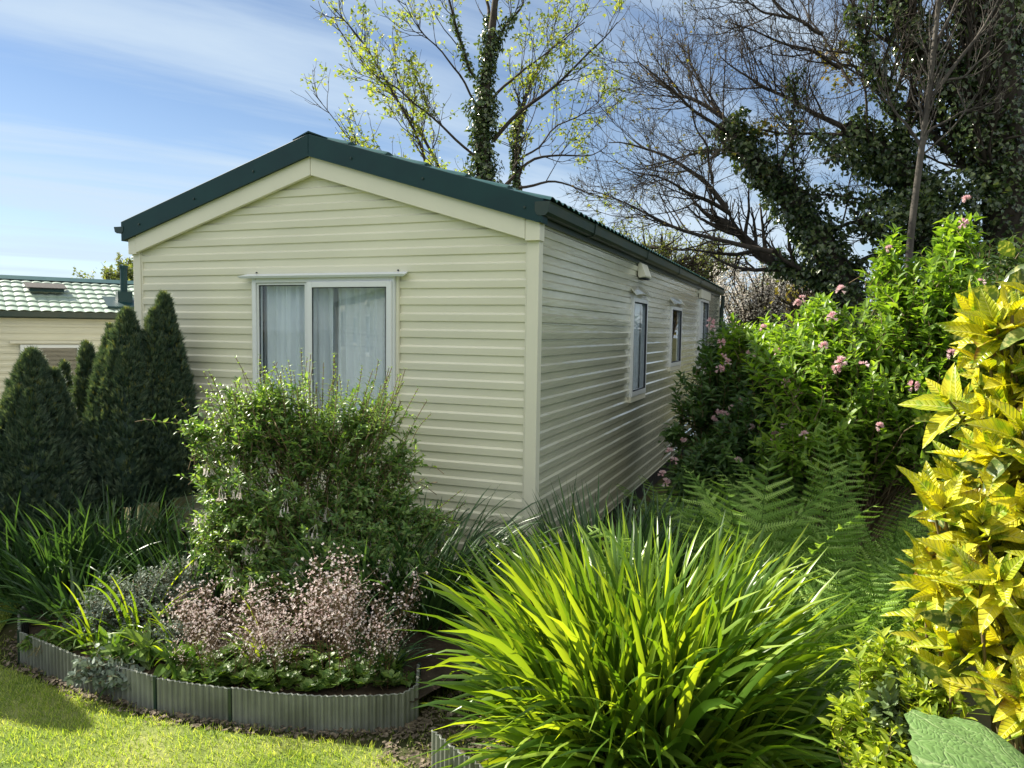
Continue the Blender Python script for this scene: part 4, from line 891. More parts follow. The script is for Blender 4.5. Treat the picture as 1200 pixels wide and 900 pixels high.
F_=[('tall fern with upright comb-like fronds directly right of the side wall clump',892,3.75,6,(.95,1.15),61,dict(el=(70,86),bend=(20,50),wid=.28)),
('fern with a long pale frond arching left over the bright clump',835,3.35,5,(.85,1.05),62,dict(az=(130,220),el=(58,75),bend=(30,60),curl=1.)),
('fern just behind the crest of the bright clump',860,4.2,6,(.85,1.05),63,{}),
('fern in front of the dense feathery fern',955,3.55,6,(.7,.9),64,dict(el=(55,80))),
('fern with a flat upright frond left of the golden shrub',1015,3.15,6,(.60,.78),65,dict(el=(72,86),bend=(15,45))),
('low fern between the arching dark leaves and the upright frond',935,3.1,7,(.5,.7),66,dict(el=(45,75),bend=(40,75))),
('shaded fern below the pink-flowered shrub beside the side wall',815,5.3,6,(.7,.9),67,{}),
('fern at the foot of the leafy hedge shrub, nearest the golden shrub',1065,3.6,7,(.6,.85),68,{})]
for lab,u,Y,n,l,sd_,kw in F_: fern(lab,u,Y,n,l,sd_,**kw)
for i,(lab,u,Y,n) in enumerate([('dense feathery fern of fine fronds in the middle of the ferns',985,4.2,8),('fine feathery fern behind, nearest the leafy shrub',1045,4.4,7),('fine feathery fern at the left of the feathery mass',935,4.6,6),('feathery fern in front, beside the lower half of the golden shrub',1062,3.3,8),('feathery fern low down behind the arching dark leaves',985,3.35,8),('feathery fern at the back against the shaded shrub',905,5.0,8)]):
    fern(lab,u,Y,n,(.85,1.25) if i<3 else (.6,.85),80+i,el=(58,86),bend=(15,60),wid=.17,tpl=PIN2,npin=24)

# ------------------------------------------------------------------ leafy shrubs with pink flowers
WL=leaf_tpl(.42,3,.2,.35)
wb=on(1010,5.3,0)
blobs=[ell(1000,430,5.2,120,85,.6),ell(1095,350,5.1,75,85,.5),ell(1090,470,4.9,95,90,.5),ell(935,400,5.5,70,48,.45),ell(1125,270,5.1,30,38,.25),ell(1045,290,5.2,20,34,.2),ell(965,350,5.4,28,26,.2),ell(880,385,6.2,42,22,.3),ell(960,500,5.0,90,50,.4),ell(1150,420,4.7,60,120,.4),ell(1060,345,5.1,40,28,.25)]
ws,WP=shrub('pink_flowering_shrub','large sunlit leafy green shrub with scattered pink flowers, right of the caravan','shrub',wb,blobs,2300,(.2,.5),6,(.05,.10),WL,'weigela',91,upb=.7,sag=.18,nst=50,mainr=.012,stem_r=.0028,k=.75)
db=on(850,6.3,0)
blobs2=[ell(845,470,6.4,58,72,.5),ell(820,560,5.9,45,60,.4),ell(880,520,5.6,52,70,.35),ell(900,440,6.0,45,55,.4),ell(930,540,5.2,45,50,.3),ell(852,405,6.6,32,45,.3),ell(790,500,6.2,12,12,.1)]
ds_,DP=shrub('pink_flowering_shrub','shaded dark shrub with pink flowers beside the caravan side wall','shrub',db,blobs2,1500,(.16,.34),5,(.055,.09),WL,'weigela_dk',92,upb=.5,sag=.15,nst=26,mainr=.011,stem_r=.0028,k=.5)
def flower_clusters(root,base,spots,mt,seed,size=.045):
    rg=np.random.default_rng(seed); pr=[]
    for v_ in range(4):
        n=[9,13,7,11][v_]; d=nrm(rg.normal(size=(n,3))+np.array([0,-.6,.2])); V,F,va=place(TRUMP,d*.008,d,rg.normal(size=(n,3)),rg.uniform(.75,1.1,n)*size,rg); pr.append((V,F,va))
    first=[]
    for i,p in enumerate(spots):
        if i<4: V,F,va=pr[i]; o=build('flower_cluster',V,F,M[mt],root,var=va); first.append(o)
        else: o=first[i%4].copy(); C.objects.link(o); o.parent=root
        o.location=tuple(map(float,np.asarray(p)-base)); o.rotation_euler=(rg.normal(0,.3),rg.normal(0,.3),rg.uniform(-.6,.6)); o.scale=(rg.uniform(.8,1.25),)*3
flower_clusters(ws,wb,[at(u,v,Y) for u,v,Y in [(1070,452,4.5),(1030,500,4.5),(870,470,5.5),(835,385,5.9),(843,432,5.8),(895,385,5.4),(1150,330,4.6),(985,340,4.9),(1128,262,4.75),(1042,292,5.0),(940,350,5.2),(975,372,4.75),(832,378,6.0),(1133,235,4.9),(900,418,5.5),(985,425,4.6),(920,448,5.1),(935,462,5.1),(1012,427,4.55),(942,510,4.75),(980,432,4.6),(935,355,5.2),(880,415,5.7),(965,405,4.8),(910,412,5.4),(1115,415,4.4),(848,418,5.9),(853,425,5.9),(845,402,6.0)]],'pink_fl',93,.026)
flower_clusters(ds_,db,[at(u,v,Y) for u,v,Y in [(843,482,5.85),(850,486,5.85),(858,478,5.85),(872,475,5.6),(905,505,5.2),(913,510,5.1),(920,500,5.1),(930,512,5.05),(938,520,5.0),(780,565,5.6),(785,530,5.7),(790,540,5.7),(800,515,5.9),(925,490,5.2),(865,540,5.3),(902,520,5.2),(838,490,5.9),(880,500,5.4),(776,556,5.6)]],'pink_fl',94,.026)

# ------------------------------------------------------------------ golden shrub close to the camera
AL=leaf_tpl(.37,8,.26,.18,peak=.40,wavy=.014)
ab=on(1245,1.95,0)
rg=np.random.default_rng(101); ar=thing('golden_shrub','tall shrub with big bright yellow pointed leaves at the right edge','shrub',tuple(map(float,ab)),0)
blobs=[ell(1198,310,2.0,28,40,.12),ell(1198,400,1.95,45,60,.2),ell(1202,500,1.9,80,80,.24),ell(1192,600,1.85,95,80,.24),ell(1197,700,1.8,105,70,.24),ell(1190,780,1.75,90,45,.2),ell(1260,450,1.95,90,200,.3),ell(1260,650,1.9,100,150,.3)]
tip,cc,d=env(blobs,250,rg,.33); tip=tip[tip[:,2]>.15]; n=len(tip)
PP=[];DD=[];NN=[];SS=[];st=[]
for i in range(n):
    ax=nrm(np.array([-.40,-.30,.85])+rg.normal(0,.28,3)) if rg.random()<.85 else nrm(rg.normal(0,.3,3)+np.array([-.7,-.2,.4]))
    ref=nrm(np.cross(ax,rg.normal(size=3))); b2=np.cross(ax,ref); st.append(resample([tip[i]-ax*.14+(.03,0,-.08),tip[i]-ax*.08+(.01,0,-.02),tip[i]],5)-ab)
    for w_,(kk,an0,s0,off) in enumerate([(2,14,.07,.0),(4,32,.10,-.012),(4,56,.125,-.045)]):
        for q in range(kk):
            a=2*np.pi*q/kk+w_*.9+rg.normal(0,.15); an=R(an0+rg.normal(0,8)); dd=math.cos(an)*ax+math.sin(an)*(math.cos(a)*ref+math.sin(a)*b2)
            PP.append(tip[i]+ax*off);DD.append(dd);NN.append(ax+rg.normal(0,.12,3));SS.append(s0*rg.uniform(.6,1.25))
V,F,va=place(AL,np.array(PP)-ab,DD,NN,SS,rg); o=build('leaves',V,F,M['aucuba'],ar,var=va,smooth=True)
for nm,k_ in(('lx',0),('ly',1)):
    at_=o.data.attributes.new(nm,'FLOAT','POINT'); at_.data.foreach_set('value',np.tile(AL[0][:,k_],len(PP)).astype(np.float32))
q=[]
for i in rg.choice(n,60,replace=False):
    b0=np.array([rg.normal(0,.07),rg.normal(0,.07),0]); e=st[i][0]; q.append(resample([b0,(b0+e)/2+(0.10,0.06,-.05),e],8,rg,.006))
V,F,va=merge([tubes(np.array(st),np.full((n,5),.004),5),tubes(np.array(q),np.full((60,8),.007),5)]); build('stems',V,F,M['stem'],ar,smooth=True)
tp,_,_=env(blobs,420,rg,.6); tp=tp+np.array([.03,.03,-.02]); m_=len(tp); k=tp[:,2]>.1; tp=tp[k]; m_=len(tp)
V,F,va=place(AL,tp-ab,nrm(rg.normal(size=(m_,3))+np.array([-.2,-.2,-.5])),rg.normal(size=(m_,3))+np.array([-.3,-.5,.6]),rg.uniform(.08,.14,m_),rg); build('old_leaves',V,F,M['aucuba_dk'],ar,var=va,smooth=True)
# small golden plant with grey glossy leaves at its foot
eb=on(1050,2.05,0)
er,_=shrub('small_golden_plant','low plant with small yellow green leaves at the foot of the golden shrub','plant',eb,[ell(1045,780,2.05,48,40,.12),ell(1090,820,1.9,40,40,.1),ell(1020,850,2.0,40,45,.14),ell(1100,740,2.1,35,40,.12),ell(1060,880,1.9,60,40,.2)],330,(.06,.14),7,(.025,.05),leaf_tpl(.42,3,.2,.2),'small_gold',103,upb=.8,stem_mt='stem',stem_r=.002,nst=10,mainr=.005)
shrub('grey_leaved_plant','small plant with shiny dark grey green leaves beneath the low yellow green plant','plant',on(1075,1.98,0),[ell(1048,812,1.93,34,20,.06),ell(1085,795,1.95,30,24,.06),ell(1075,850,1.9,40,25,.1)],70,(.05,.1),6,(.035,.055),leaf_tpl(.45,3,.15,.2),'grey_leaf',104,upb=.6,stem_mt='stem',stem_r=.002,nst=5,mainr=.004)
# huge rough leaf at the bottom right corner
def lobed_leaf():
    nr,na=26,90; V=[];Q=[]
    for i in range(nr+1):
        r=i/nr
        for j in range(na):
            a=2*np.pi*j/na; lob=1-.10*abs(math.sin(a*3.5+.4))**2-.035*abs(math.sin(a*12)); x=r*lob*math.cos(a); y=r*lob*math.sin(a)
            vein=-.020*abs(math.sin(a*3.5+.4))**.5*r*0+.012*math.cos(a*14)*r*(1-r); z=-.16*r*r+.02*r*math.sin(3*a)+vein-.05*max(0,1-r/.12)
            V.append((x,y,z))
    for i in range(nr):
        for j in range(na): Q.append((i*na+j,i*na+(j+1)%na,(i+1)*na+(j+1)%na,(i+1)*na+j))
    return np.array(V),np.array(Q)
m,nt_,out_=mat('rough_leaf'); L=nt_.links.new
pb=nd(nt_,'ShaderNodeBsdfPrincipled',i_Roughness=.65); pb.inputs['Specular IOR Level'].default_value=.25
tcx=nd(nt_,'ShaderNodeTexCoord'); vo=nd(nt_,'ShaderNodeTexVoronoi',feature='DISTANCE_TO_EDGE',i_Scale=75.); vo2=nd(nt_,'ShaderNodeTexVoronoi',feature='DISTANCE_TO_EDGE',i_Scale=24.)
nz=nd(nt_,'ShaderNodeTexNoise',i_Scale=12.); mv=nd(nt_,'ShaderNodeMix',data_type='RGBA',blend_type='LINEAR_LIGHT'); mv.inputs[0].default_value=.03
L(tcx.outputs['Object'],nz.inputs[0]); L(tcx.outputs['Object'],mv.inputs[6]); L(nz.outputs[1],mv.inputs[7]); L(mv.outputs[2],vo.inputs[0]); L(mv.outputs[2],vo2.inputs[0])
r1=nd(nt_,'ShaderNodeMapRange',i_From_Max=.22); L(vo.outputs[0],r1.inputs[0]); r2=nd(nt_,'ShaderNodeMapRange',i_From_Max=.10,i_To_Max=.55); L(vo2.outputs[0],r2.inputs[0])
sx=nd(nt_,'ShaderNodeSeparateXYZ'); L(mv.outputs[2],sx.inputs[0]); at2=nd(nt_,'ShaderNodeMath',operation='ARCTAN2'); L(sx.outputs[1],at2.inputs[0]); L(sx.outputs[0],at2.inputs[1])
s1_=nd(nt_,'ShaderNodeMath',operation='MULTIPLY_ADD'); L(at2.outputs[0],s1_.inputs[0]); s1_.inputs[1].default_value=3.5; s1_.inputs[2].default_value=.4
s2_n=nd(nt_,'ShaderNodeMath',operation='SINE'); L(s1_.outputs[0],s2_n.inputs[0]); s3_=nd(nt_,'ShaderNodeMath',operation='ABSOLUTE'); L(s2_n.outputs[0],s3_.inputs[0])
rv_=nd(nt_,'ShaderNodeMapRange',i_From_Min=.02,i_From_Max=.10,i_To_Min=-1.2,i_To_Max=0.); L(s3_.outputs[0],rv_.inputs[0])
ad0=nd(nt_,'ShaderNodeMath',operation='ADD'); L(r2.outputs[0],ad0.inputs[0]); L(rv_.outputs[0],ad0.inputs[1])
ad=nd(nt_,'ShaderNodeMath',operation='MULTIPLY_ADD'); L(r1.outputs[0],ad.inputs[0]); ad.inputs[1].default_value=.55; L(ad0.outputs[0],ad.inputs[2])
L(ramp(nt_,ad.outputs[0],[(0,(.26,.36,.15)),(.5,(.16,.27,.09)),(1,(.14,.245,.075))]),pb.inputs[0])
bp=nd(nt_,'ShaderNodeBump',i_Strength=.5,i_Distance=.004); L(ad.outputs[0],bp.inputs['Height']); L(bp.outputs[0],pb.inputs['Normal'])
tr=nd(nt_,'ShaderNodeBsdfTranslucent'); tr.inputs[0].default_value=(.3,.45,.08,1); ms=nd(nt_,'ShaderNodeMixShader'); ms.inputs[0].default_value=.2
L(pb.outputs[0],ms.inputs[1]); L(tr.outputs[0],ms.inputs[2]); L(ms.outputs[0],out_.inputs[0]); M['rough_leaf']=m
gp=at(1205,922,1.25); g0=on(1190,1.15,0)
gr=thing('giant_leaved_plant','huge rough pale green leaf at the bottom right corner','plant',tuple(map(float,g0)),0)
V,Q=lobed_leaf(); lf=build('leaf_blade',V*np.array([.21,.21,.21]),[Q],M['rough_leaf'],gr,smooth=True); lf.location=tuple(map(float,gp-g0)); lf.rotation_euler=(R(24),R(10),R(35))
Vt,Ft,_=tubes(np.array([resample([(0,0,0),(.03,.05,gp[2]*.6),tuple(gp-g0+np.array([0,0,-.012]))],10)]),np.full((1,10),.012),8); build('leaf_stalk',Vt,Ft,M['stem'],gr,smooth=True)
V2,Q2=lobed_leaf(); l2=build('leaf_blade',V2*.2,[Q2],M['rough_leaf'],gr,smooth=True); l2.location=(.30,-.02,.75); l2.rotation_euler=(R(-10),R(25),R(100))
Vt,Ft,_=tubes(np.array([resample([(0,0,0),(.12,.0,.4),(.30,-.02,.74)],10)]),np.full((1,10),.010),8); build('leaf_stalk',Vt,Ft,M['stem'],gr,smooth=True)

# ------------------------------------------------------------------ trees
def pl(pts,Y): return [at(p[0],p[1],(p[2] if len(p)>2 else Y)) for p in pts]
def limbset(specs,Y,rg,s_=14,wob=.03):
    P=[];Rr=[]
    for pts,r0,r1 in specs:
        P.append(resample(pl(pts,Y),s_,rg,wob)); Rr.append(np.linspace(r0,r1,s_))
    return np.array(P),np.array(Rr)
def ivy_on(P,Rr,n,thick,rg,size=(.06,.12),w=None,t0=0.,t1=1.):
    m_=P.shape[0]; i=rg.choice(m_,n,p=w); t=t0+(t1-t0)*rg.random(n); p,T,r=along(P,Rr,i,t)
    rv=nrm(rg.normal(size=(n,3))); sd_=nrm(rv-(rv*T).sum(1,keepdims=True)*T); lump=.35+.5*np.abs(np.sin(t*17+i*2.1))+.45*np.abs(np.sin(t*41+i+3*sd_[:,0])); rr=r*.8+thick*lump*rg.random(n)**.7
    q=p+sd_*rr[:,None]; D=nrm(np.array([0,0,-.6])+rg.normal(0,.55,(n,3))+sd_*.5); N=nrm(sd_+np.array([0,0,.5])+rg.normal(0,.3,(n,3)))
    return place(IVY,q,D,N,rg.uniform(*size,n),rg)
# spring sycamore behind the roof
rg=np.random.default_rng(201); Y=15.
sp=[([(572,420),(570,300),(571,215),(566,150),(570,90),(574,40),(585,-40)],.26,.04),
 ([(556,90),(540,55),(520,10),(508,-30)],.07,.02),([(574,62),(592,28),(612,-10),(625,-40)],.07,.02),([(574,60),(572,10),(568,-40)],.08,.05),
 ([(540,360),(523,200),(497,165),(470,115),(430,70),(400,45),(383,10)],.10,.02),([(500,330),(502,188),(480,145),(455,95),(425,55),(402,30)],.08,.02),([(570,200),(530,160),(490,140),(455,120)],.06,.02),
 ([(578,165),(612,132),(650,105),(690,75),(718,42)],.09,.018),([(597,320),(598,220),(601,165),(610,105),(628,66),(650,36),(690,5)],.13,.02),
 ([(585,225),(620,178),(670,172),(700,162),(724,148)],.08,.015),([(608,220),(650,210),(690,222),(720,235)],.06,.012),([(575,120),(620,78),(660,40),(680,10)],.06,.015),
 ([(565,130),(540,95),(505,60),(485,35)],.05,.012),([(572,240),(540,215),(480,205),(420,180),(385,130)],.05,.012),([(600,200),(640,150),(690,120),(712,100)],.05,.012)]
P0,R0=limbset(sp,Y,rg,14,.05); 
for i in range(len(P0)): P0[i,:,1]+=np.linspace(0,rg.uniform(-1.6,1.6),14)*(i>0)
R0[1:]*=.48
P1,R1=grow(P0[1:],R0[1:],190,(.7,1.6),(25,55),rg,8,up=.25,wig=.16,t0=.2,r_ratio=.45,rmin=.008)
P2,R2=grow(P1,R1,1000,(.25,.7),(28,60),rg,6,up=.15,wig=.2,r_ratio=.6,rmin=.005)
t1=thing('sycamore_tree','ivy-clad tree with young yellow green leaves directly behind the caravan roof','tree',tuple(map(float,P0[0,0]*[1,1,0])),0); b0=P0[0,0]*[1,1,0]
P0[0,0,2]=-.3
Vt,Ft,_=tubes(P0[:1]-b0,R0[:1],12); build('trunk',Vt,Ft,M['bark'],t1,smooth=True)
a=tubes(P0[1:]-b0,R0[1:],8); b=tubes(P1-b0,R1,5); c_=tubes(P2-b0,R2,4); V,F,va=merge([a,b,c_]); build('branches',V,F,M['bark'],t1,smooth=True)
# leaves in small bunches near twig tips
n=1500; i=rg.choice(len(P2),n); t=.5+.5*rg.random(n); p,T,_=along(P2,R2,i,t); k=4; p=np.repeat(p,k,0)+rg.normal(0,.05,(n*k,3))
SY=(np.array([(0,0,0),(-.55,.35,.06),(-.2,.55,0),(0,1,-.12),(.2,.55,0),(.55,.35,.06)]),[np.array([(0,2,1),(0,3,2),(0,4,3),(0,5,4)])])
V,F,va=place(SY,p-b0,np.c_[rg.normal(0,.8,(n*k,2)),rg.uniform(-.8,.3,n*k)],rg.normal(0,.6,(n*k,3))+[0,0,1],rg.uniform(.045,.09,n*k),rg); build('crown',V,F,M['syc'],t1,var=va)
iv=[ivy_on(P0[:1],R0[:1]*.6,3800,.18,rg,(.045,.085),t0=.25,t1=.84),ivy_on(P0[:1],R0[:1]*.6,1800,.27,rg,(.05,.10),t0=.3,t1=.66),ivy_on(P0[8:9],R0[8:9],900,.08,rg,(.05,.09),t0=.2,t1=.6),ivy_on(P0[1:4],R0[1:4],500,.08,rg,(.05,.09),t1=.5)]
V,F,va=merge(iv); build('ivy',V-b0,F,M['ivy'],t1,var=va)

# leaning bare tree with ivy
rg=np.random.default_rng(211); Y=12.
sp=[([(1012,430),(1000,345),(972,300),(945,265),(905,212),(872,165),(850,140)],.30,.08),
 ([(850,140),(822,108),(795,88),(772,55),(760,38)],.06,.012),([(858,152),(842,120),(822,75),(815,40)],.05,.012),([(872,168),(835,152),(795,133),(750,105),(735,98)],.055,.012),
 ([(880,180),(850,175),(815,182),(780,190),(752,200)],.04,.01),([(990,338),(950,320),(905,292),(875,262),(852,245)],.17,.10),
 ([(852,245),(835,215),(812,200),(770,170),(735,160),(716,162)],.075,.012),([(855,250),(815,240),(775,225),(735,222)],.06,.012),([(905,295),(860,280),(815,272),(765,250),(720,222),(700,214)],.07,.012),
 ([(835,215),(820,180),(800,160),(790,140)],.04,.01),([(905,212),(925,185),(945,140),(940,95)],.05,.012),([(945,265),(925,230),(905,160),(900,110)],.045,.01),([(985,330),(1010,300),(1045,285),(1085,300)],.07,.02),([(960,280),(990,262),(1030,265),(1060,250)],.06,.015)]
P0,R0=limbset(sp,Y,rg,14,.03)
for i in range(1,len(P0)): P0[i,:,1]+=np.linspace(0,rg.uniform(-1.3,1.3),14)
bl=[j for j in range(len(P0)) if j not in(0,)]
R0[1:]*=.62
P1,R1=grow(P0[bl],R0[bl],170,(.7,1.7),(25,60),rg,8,up=.18,wig=.14,t0=.12,r_ratio=.5,rmin=.007)
P2,R2=grow(P1,R1,1300,(.25,.8),(30,65),rg,6,up=.12,wig=.22,r_ratio=.6,rmin=.004)
P3,R3=grow(P2,R2,4800,(.12,.32),(30,60),rg,4,up=.12,wig=.25,r_ratio=.7,rmin=.003)
b0=P0[0,0]*[1,1,0]; P0[0,0,2]=-.2
t2=thing('leaning_tree','mostly bare tree with an ivy-covered trunk leaning left towards the caravan roof','tree',tuple(map(float,b0)),0)
Vt,Ft,_=tubes(P0[:1]-b0,R0[:1],12); build('trunk',Vt,Ft,M['bark'],t2,smooth=True)
V,F,va=merge([tubes(P0[1:]-b0,R0[1:],7),tubes(P1-b0,R1,5),tubes(P2-b0,R2,4),tubes(P3-b0,R3,3)]); build('branches',V,F,M['bark'],t2,smooth=True)
iv=[ivy_on(P0[:1],R0[:1],5600,.22,rg,(.045,.09),t0=.12,t1=1.),ivy_on(P0[11:14],R0[11:14],1500,.16,rg,(.045,.08)),ivy_on(P0[4:5],R0[4:5],150,.1,rg,(.05,.09),t1=.5),ivy_on(P0[5:6],R0[5:6],700,.14,rg,(.06,.1),t1=.5)]
V,F,va=merge(iv); build('ivy',V-b0,F,M['ivy'],t2,var=va)
# coppery young leaves
n=420; tp,_,_=env([ell(878,155,12,26,18,.4),ell(905,150,12,26,14,.4),ell(985,60,12,30,20,.5),ell(900,205,12,20,18,.4),ell(990,90,11.8,30,16,.4)],n,rg,.6); i=rg.choice(len(P2),700); p,T,_=along(P2,R2,i,.6+.4*rg.random(700)); tp=np.concatenate([tp,p]); n=len(tp)
V,F,va=place(SY,tp-b0,np.c_[rg.normal(0,.8,(n,2)),rg.uniform(-.8,.2,n)],rg.normal(0,.6,(n,3))+[0,0,1],rg.uniform(.05,.09,n)*np.r_[np.ones(420)*1.1,np.full(n-420,.6)],rg); build('young_leaves',V,F,M['copper'],t2,var=va)

# diagonal ivy tree, right
rg=np.random.default_rng(221); Y=11.3
sp=[([(1120,440),(1105,330),(1090,260),(1072,215),(1040,180),(1010,162),(990,150)],.28,.12),
 ([(990,150),(958,130),(925,112),(895,100),(862,80),(848,60)],.07,.012),([(1000,160),(950,150),(910,138),(870,130)],.05,.012),([(1060,200),(1040,150),(1010,110),(985,80),(965,40)],.09,.05),
 ([(985,80),(950,62),(912,58),(872,45),(845,42)],.05,.01),([(965,40),(935,20),(905,0),(880,-25)],.05,.012),([(1055,190),(1065,110),(1072,60),(1078,0),(1080,-50)],.07,.03),([(1062,105),(1040,85),(1000,62),(960,55)],.05,.015),
 ([(1018,160),(1016,110),(1018,50),(1012,-20)],.035,.015),([(1000,100),(990,60),(970,10),(960,-30)],.04,.015),([(1085,250),(1060,235),(1010,225),(960,220),(935,208)],.05,.012),([(1040,200),(1000,205),(970,190),(940,165)],.045,.012),([(930,20),(900,30),(870,28),(840,20)],.04,.01)]
P0,R0=limbset(sp,Y,rg,14,.03)
for i in range(1,len(P0)): P0[i,:,1]+=np.linspace(0,rg.uniform(-1.2,1.2),14)
R0[1:]*=.6
P1,R1=grow(P0[1:],R0[1:],180,(.7,1.7),(25,60),rg,8,up=.18,wig=.15,t0=.1,r_ratio=.5,rmin=.007)
P2,R2=grow(P1,R1,1300,(.25,.8),(30,65),rg,6,up=.12,wig=.22,r_ratio=.6,rmin=.004)
P3,R3=grow(P2,R2,3800,(.12,.32),(30,60),rg,4,up=.12,wig=.25,r_ratio=.7,rmin=.003)
b0=P0[0,0]*[1,1,0]; P0[0,0,2]=-.2
t3=thing('ivy_covered_tree','tree with an ivy-smothered trunk slanting up to the left, upper right','tree',tuple(map(float,b0)),0)
Vt,Ft,_=tubes(P0[:1]-b0,R0[:1],12); build('trunk',Vt,Ft,M['bark'],t3,smooth=True)
V,F,va=merge([tubes(P0[1:]-b0,R0[1:],7),tubes(P1-b0,R1,5),tubes(P2-b0,R2,4),tubes(P3-b0,R3,3)]); build('branches',V,F,M['bark'],t3,smooth=True)
iv=[ivy_on(P0[:1],R0[:1],6400,.26,rg,(.045,.09),t0=.1,t1=1.),ivy_on(P0[3:4],R0[3:4],1400,.16,rg,(.045,.08)),ivy_on(P0[10:12],R0[10:12],1300,.18,rg,(.045,.09))]
V,F,va=merge(iv); build('ivy',V-b0,F,M['ivy'],t3,var=va)
# pale stemmed bare tree
rg=np.random.default_rng(231); Y=9.8
sp=[([(1062,430),(1064,330),(1066,250),(1078,170),(1090,115),(1092,50),(1098,-5),(1105,-60)],.052,.024),([(1090,115),(1120,75),(1150,40),(1170,0)],.03,.01),([(1092,60),(1110,20),(1135,-20)],.025,.01),([(1078,170),(1050,130),(1030,100)],.02,.008),([(1091,100),(1130,95),(1160,60)],.02,.008),([(1080,160),(1115,135),(1150,125)],.02,.008)]
P0,R0=limbset(sp,Y,rg,14,.02)
P1,R1=grow(P0,R0,75,(.5,1.3),(20,50),rg,8,up=.3,wig=.14,t0=.45,r_ratio=.4,rmin=.005)
P2,R2=grow(P1,R1,220,(.2,.5),(20,50),rg,5,up=.3,wig=.25,r_ratio=.6,rmin=.004)
b0=P0[0,0]*[1,1,0]; P0[0,0,2]=-.2
t4=thing('bare_tree','slender bare tree with a pale grey trunk in front of the ivy, upper right','tree',tuple(map(float,b0)),0)
Vt,Ft,_=tubes(P0[:1]-b0,R0[:1],10); build('trunk',Vt,Ft,M['bark_pale'],t4,smooth=True)
V,F,va=merge([tubes(P0[1:]-b0,R0[1:],6),tubes(P1-b0,R1,4),tubes(P2-b0,R2,3)]); build('branches',V,F,M['bark_pale'],t4,smooth=True)
# big ivy trunk at right edge
rg=np.random.default_rng(241); Y=10.8
sp=[([(1190,470),(1185,330),(1182,200),(1172,100),(1160,0),(1150,-90)],.36,.25),([(1184,240),(1150,150),(1118,100),(1075,55),(1050,10),(1030,-50)],.20,.10),([(1184,210),(1160,190),(1128,180),(1110,150),(1104,120)],.10,.03),
 ([(1175,130),(1205,60),(1240,0),(1260,-60)],.15,.08),([(1172,110),(1140,60),(1130,20),(1120,-40)],.12,.06),([(1180,330),(1150,290),(1100,265),(1065,262)],.10,.04),([(1185,300),(1230,220),(1270,160),(1300,90)],.14,.06)]
P0,R0=limbset(sp,Y,rg,16,.04)
for i in range(1,len(P0)): P0[i,:,1]+=np.linspace(0,rg.uniform(-.8,1.2),16)
P1,R1=grow(P0[1:],R0[1:],190,(.6,1.6),(25,60),rg,8,up=.3,wig=.15,t0=.1,r_ratio=.3,rmin=.007)
P2,R2=grow(P1,R1,1500,(.25,.7),(25,55),rg,5,up=.3,wig=.3,r_ratio=.6,rmin=.005)
b0=P0[0,0]*[1,1,0]; P0[0,0,2]=-.2
t5=thing('ivy_covered_tree','massive upright tree wrapped in dark ivy at the right edge','tree',tuple(map(float,b0)),0)
Vt,Ft,_=tubes(P0[:1]-b0,R0[:1],14); build('trunk',Vt,Ft,M['bark'],t5,smooth=True)
V,F,va=merge([tubes(P0[1:]-b0,R0[1:],8),tubes(P1-b0,R1,5),tubes(P2-b0,R2,4)]); build('branches',V,F,M['bark'],t5,smooth=True)
iv=[ivy_on(P0[:1],R0[:1],7500,.32,rg,(.04,.085)),ivy_on(P0[1:2],R0[1:2],3800,.24,rg,(.04,.085)),ivy_on(P0[3:7],R0[3:7],2800,.18,rg,(.04,.08)),ivy_on(P1,R1,2000,.12,rg,(.06,.11),t1=.6)]
tp,_,_=env([ell(1130,235,10.8,60,40,.7),ell(1060,250,10.8,50,28,.5),ell(1160,150,10.9,35,60,.5)],2200,rg,.5); m_=len(tp)
iv.append(place(IVY,tp,np.array([0,0,-.6])+rg.normal(0,.6,(m_,3)),rg.normal(0,.6,(m_,3))+[0,-.4,.5],rg.uniform(.045,.09,m_),rg))
V,F,va=merge(iv); build('ivy',V-b0,F,M['ivy'],t5,var=va)

# ------------------------------------------------------------------ distant trees
def dtree(name,label,u,Y,blobs,nb,nl,lsz,mt,seed,group=None,z0=-.3,br='bark',r0=.12,k=.6,tpl=SY,fl=1):
    rg=np.random.default_rng(seed); b0=on(u,Y,z0); root=thing(name,label,'tree',tuple(map(float,b0)),0,group)
    tip,cc,d=env([ell(*b) for b in blobs],nb,rg,.7); ctop=np.mean([ell(*b)[0] for b in blobs],0)
    main=resample([b0,(b0+ctop)/2+rg.normal(0,.05,3),ctop],10,rg,.03); q=[]
    for e in tip:
        j=int(rg.integers(3,10)); s0=main[j]; 
        if s0[2]>e[2]: s0=main[max(2,j-4)]
        q.append(resample([s0,(s0+e)/2+[0,0,-.06*np.linalg.norm(e-s0)],e],7,rg,.03))
    q=np.array(q); rq=np.linspace(.035,.008,7)[None]*np.ones((len(q),1))
    Vt,Ft,_=tubes(main[None]-b0,np.linspace(r0,r0*.3,10)[None],8); build('trunk',Vt,Ft,M[br],root,smooth=True)
    P1,R1=grow(q,rq,nb*6,(.25,.8),(20,55),rg,5,up=.35,wig=.3,r_ratio=.6,rmin=.006,t0=.3)
    V,F,va=merge([tubes(q-b0,rq,4),tubes(P1-b0,R1,3)]); build('branches',V,F,M[br],root)
    i=rg.choice(len(P1),nl); p,T,_=along(P1,R1,i,rg.random(nl)); p=p+rg.normal(0,.05,p.shape)
    V,F,va=place(tpl,p-b0,rg.normal(size=(nl,3)),rg.normal(0,.7,(nl,3))+[0,0,.8],rg.uniform(*lsz,nl),rg); build('crown',V,F,M[mt],root,var=va); return root
dtree('distant_tree','pale green tree rising beyond the neighbour roof, left',128,24,[(125,338,24,38,24,1.),(150,322,24,16,24,.8),(95,342,24,16,14,.8)],70,9000,(.07,.13),'far',301)
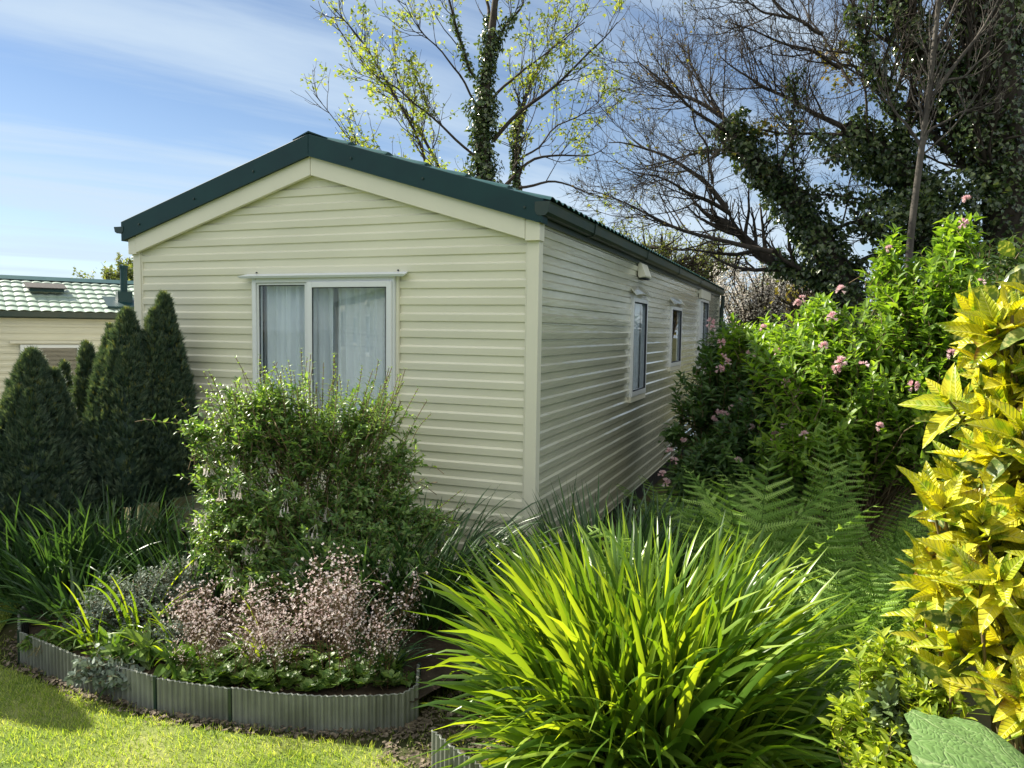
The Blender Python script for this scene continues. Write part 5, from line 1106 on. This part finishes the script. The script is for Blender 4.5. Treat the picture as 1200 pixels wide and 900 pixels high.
dtree('birch_tree','airy young tree with sparse small leaves above the far end of the caravan roof',775,20,[(780,300,20,60,50,1.5),(720,280,20,35,25,1.),(830,310,20,35,50,1.2),(700,262,20,14,12,.5),(850,300,20,30,40,1.)],230,8500,(.045,.075),'far',302,r0=.08)
dtree('blossom_tree','tree with pale blossom just beyond the far end of the caravan',875,17,[(880,340,17,45,38,1.),(915,350,17,38,32,1.),(850,345,17,25,36,.8),(945,345,17,25,25,.8)],110,11000,(.03,.055),'blossom',303,r0=.09)
dtree('distant_tree','grey green bushy tree top seen between the bare branches and the blossom',905,26,[(907,305,26,20,16,.8),(930,330,26,34,30,1.),(900,340,26,25,30,1.)],70,6000,(.07,.12),'hedge',304)
dtree('copper_tree','small tree with a few orange brown leaves right of the blossom',935,15,[(935,345,15,28,18,.5),(960,335,15,20,20,.5)],50,500,(.06,.1),'copper',305,r0=.05)
# hedging that closes the view to the right
for i,(u,Y,bl,lab) in enumerate([(985,8.6,[(985,400,8.6,60,45,.7),(930,420,8.8,50,38,.6)],'dark green bush behind the sunlit pink-flowered shrub'),(1090,8.0,[(1090,380,8.0,80,75,.7),(1160,360,8.0,60,90,.7)],'dark bush at the foot of the ivy-covered trees'),(870,9.8,[(868,430,9.8,32,60,.6),(895,400,10,25,30,.5)],'dark bush just past the far end of the caravan side'),(1230,6.5,[(1220,380,6.5,90,110,.7),(1200,520,6.,80,120,.6)],'dark bush behind the golden shrub')]):
    shrub('evergreen_bush',lab,'bush',on(u,Y,0),[ell(*b) for b in bl]+[ell(u,480,Y,60,70,.6)],900,(.2,.4),5,(.07,.12),WL,'hedge',400+i,group='dark bushes at the back of the garden',k=.6,nst=14)
# caravan and hedge across the lawn, mirrored in the window panes
def copy_tree(o,parent=None):
    c_=o.copy(); C.objects.link(c_); c_.parent=parent
    for ch in list(o.children): copy_tree(ch,c_)
    return c_
cc2=copy_tree(house); cc2.location=(-8.2,-1.2,0); cc2.rotation_euler=(0,0,R(118)); cc2['label']='cream static caravan outside the left edge of the picture, mirrored in the large window'
shrub('evergreen_bush','long hedge behind the camera, mirrored faintly in the panes','hedge',(-6,-6,0),[(np.array([x,y,1.2]),np.array([1.6,.6,1.2])) for x,y in ((-14,2.5),(-11.5,-5),(-9,-6),(-6,-6.5),(-3,-7),(0,-7),(3,-7))],1500,(.3,.6),5,(.12,.2),WL,'hedge',450,k=.6,nst=10)
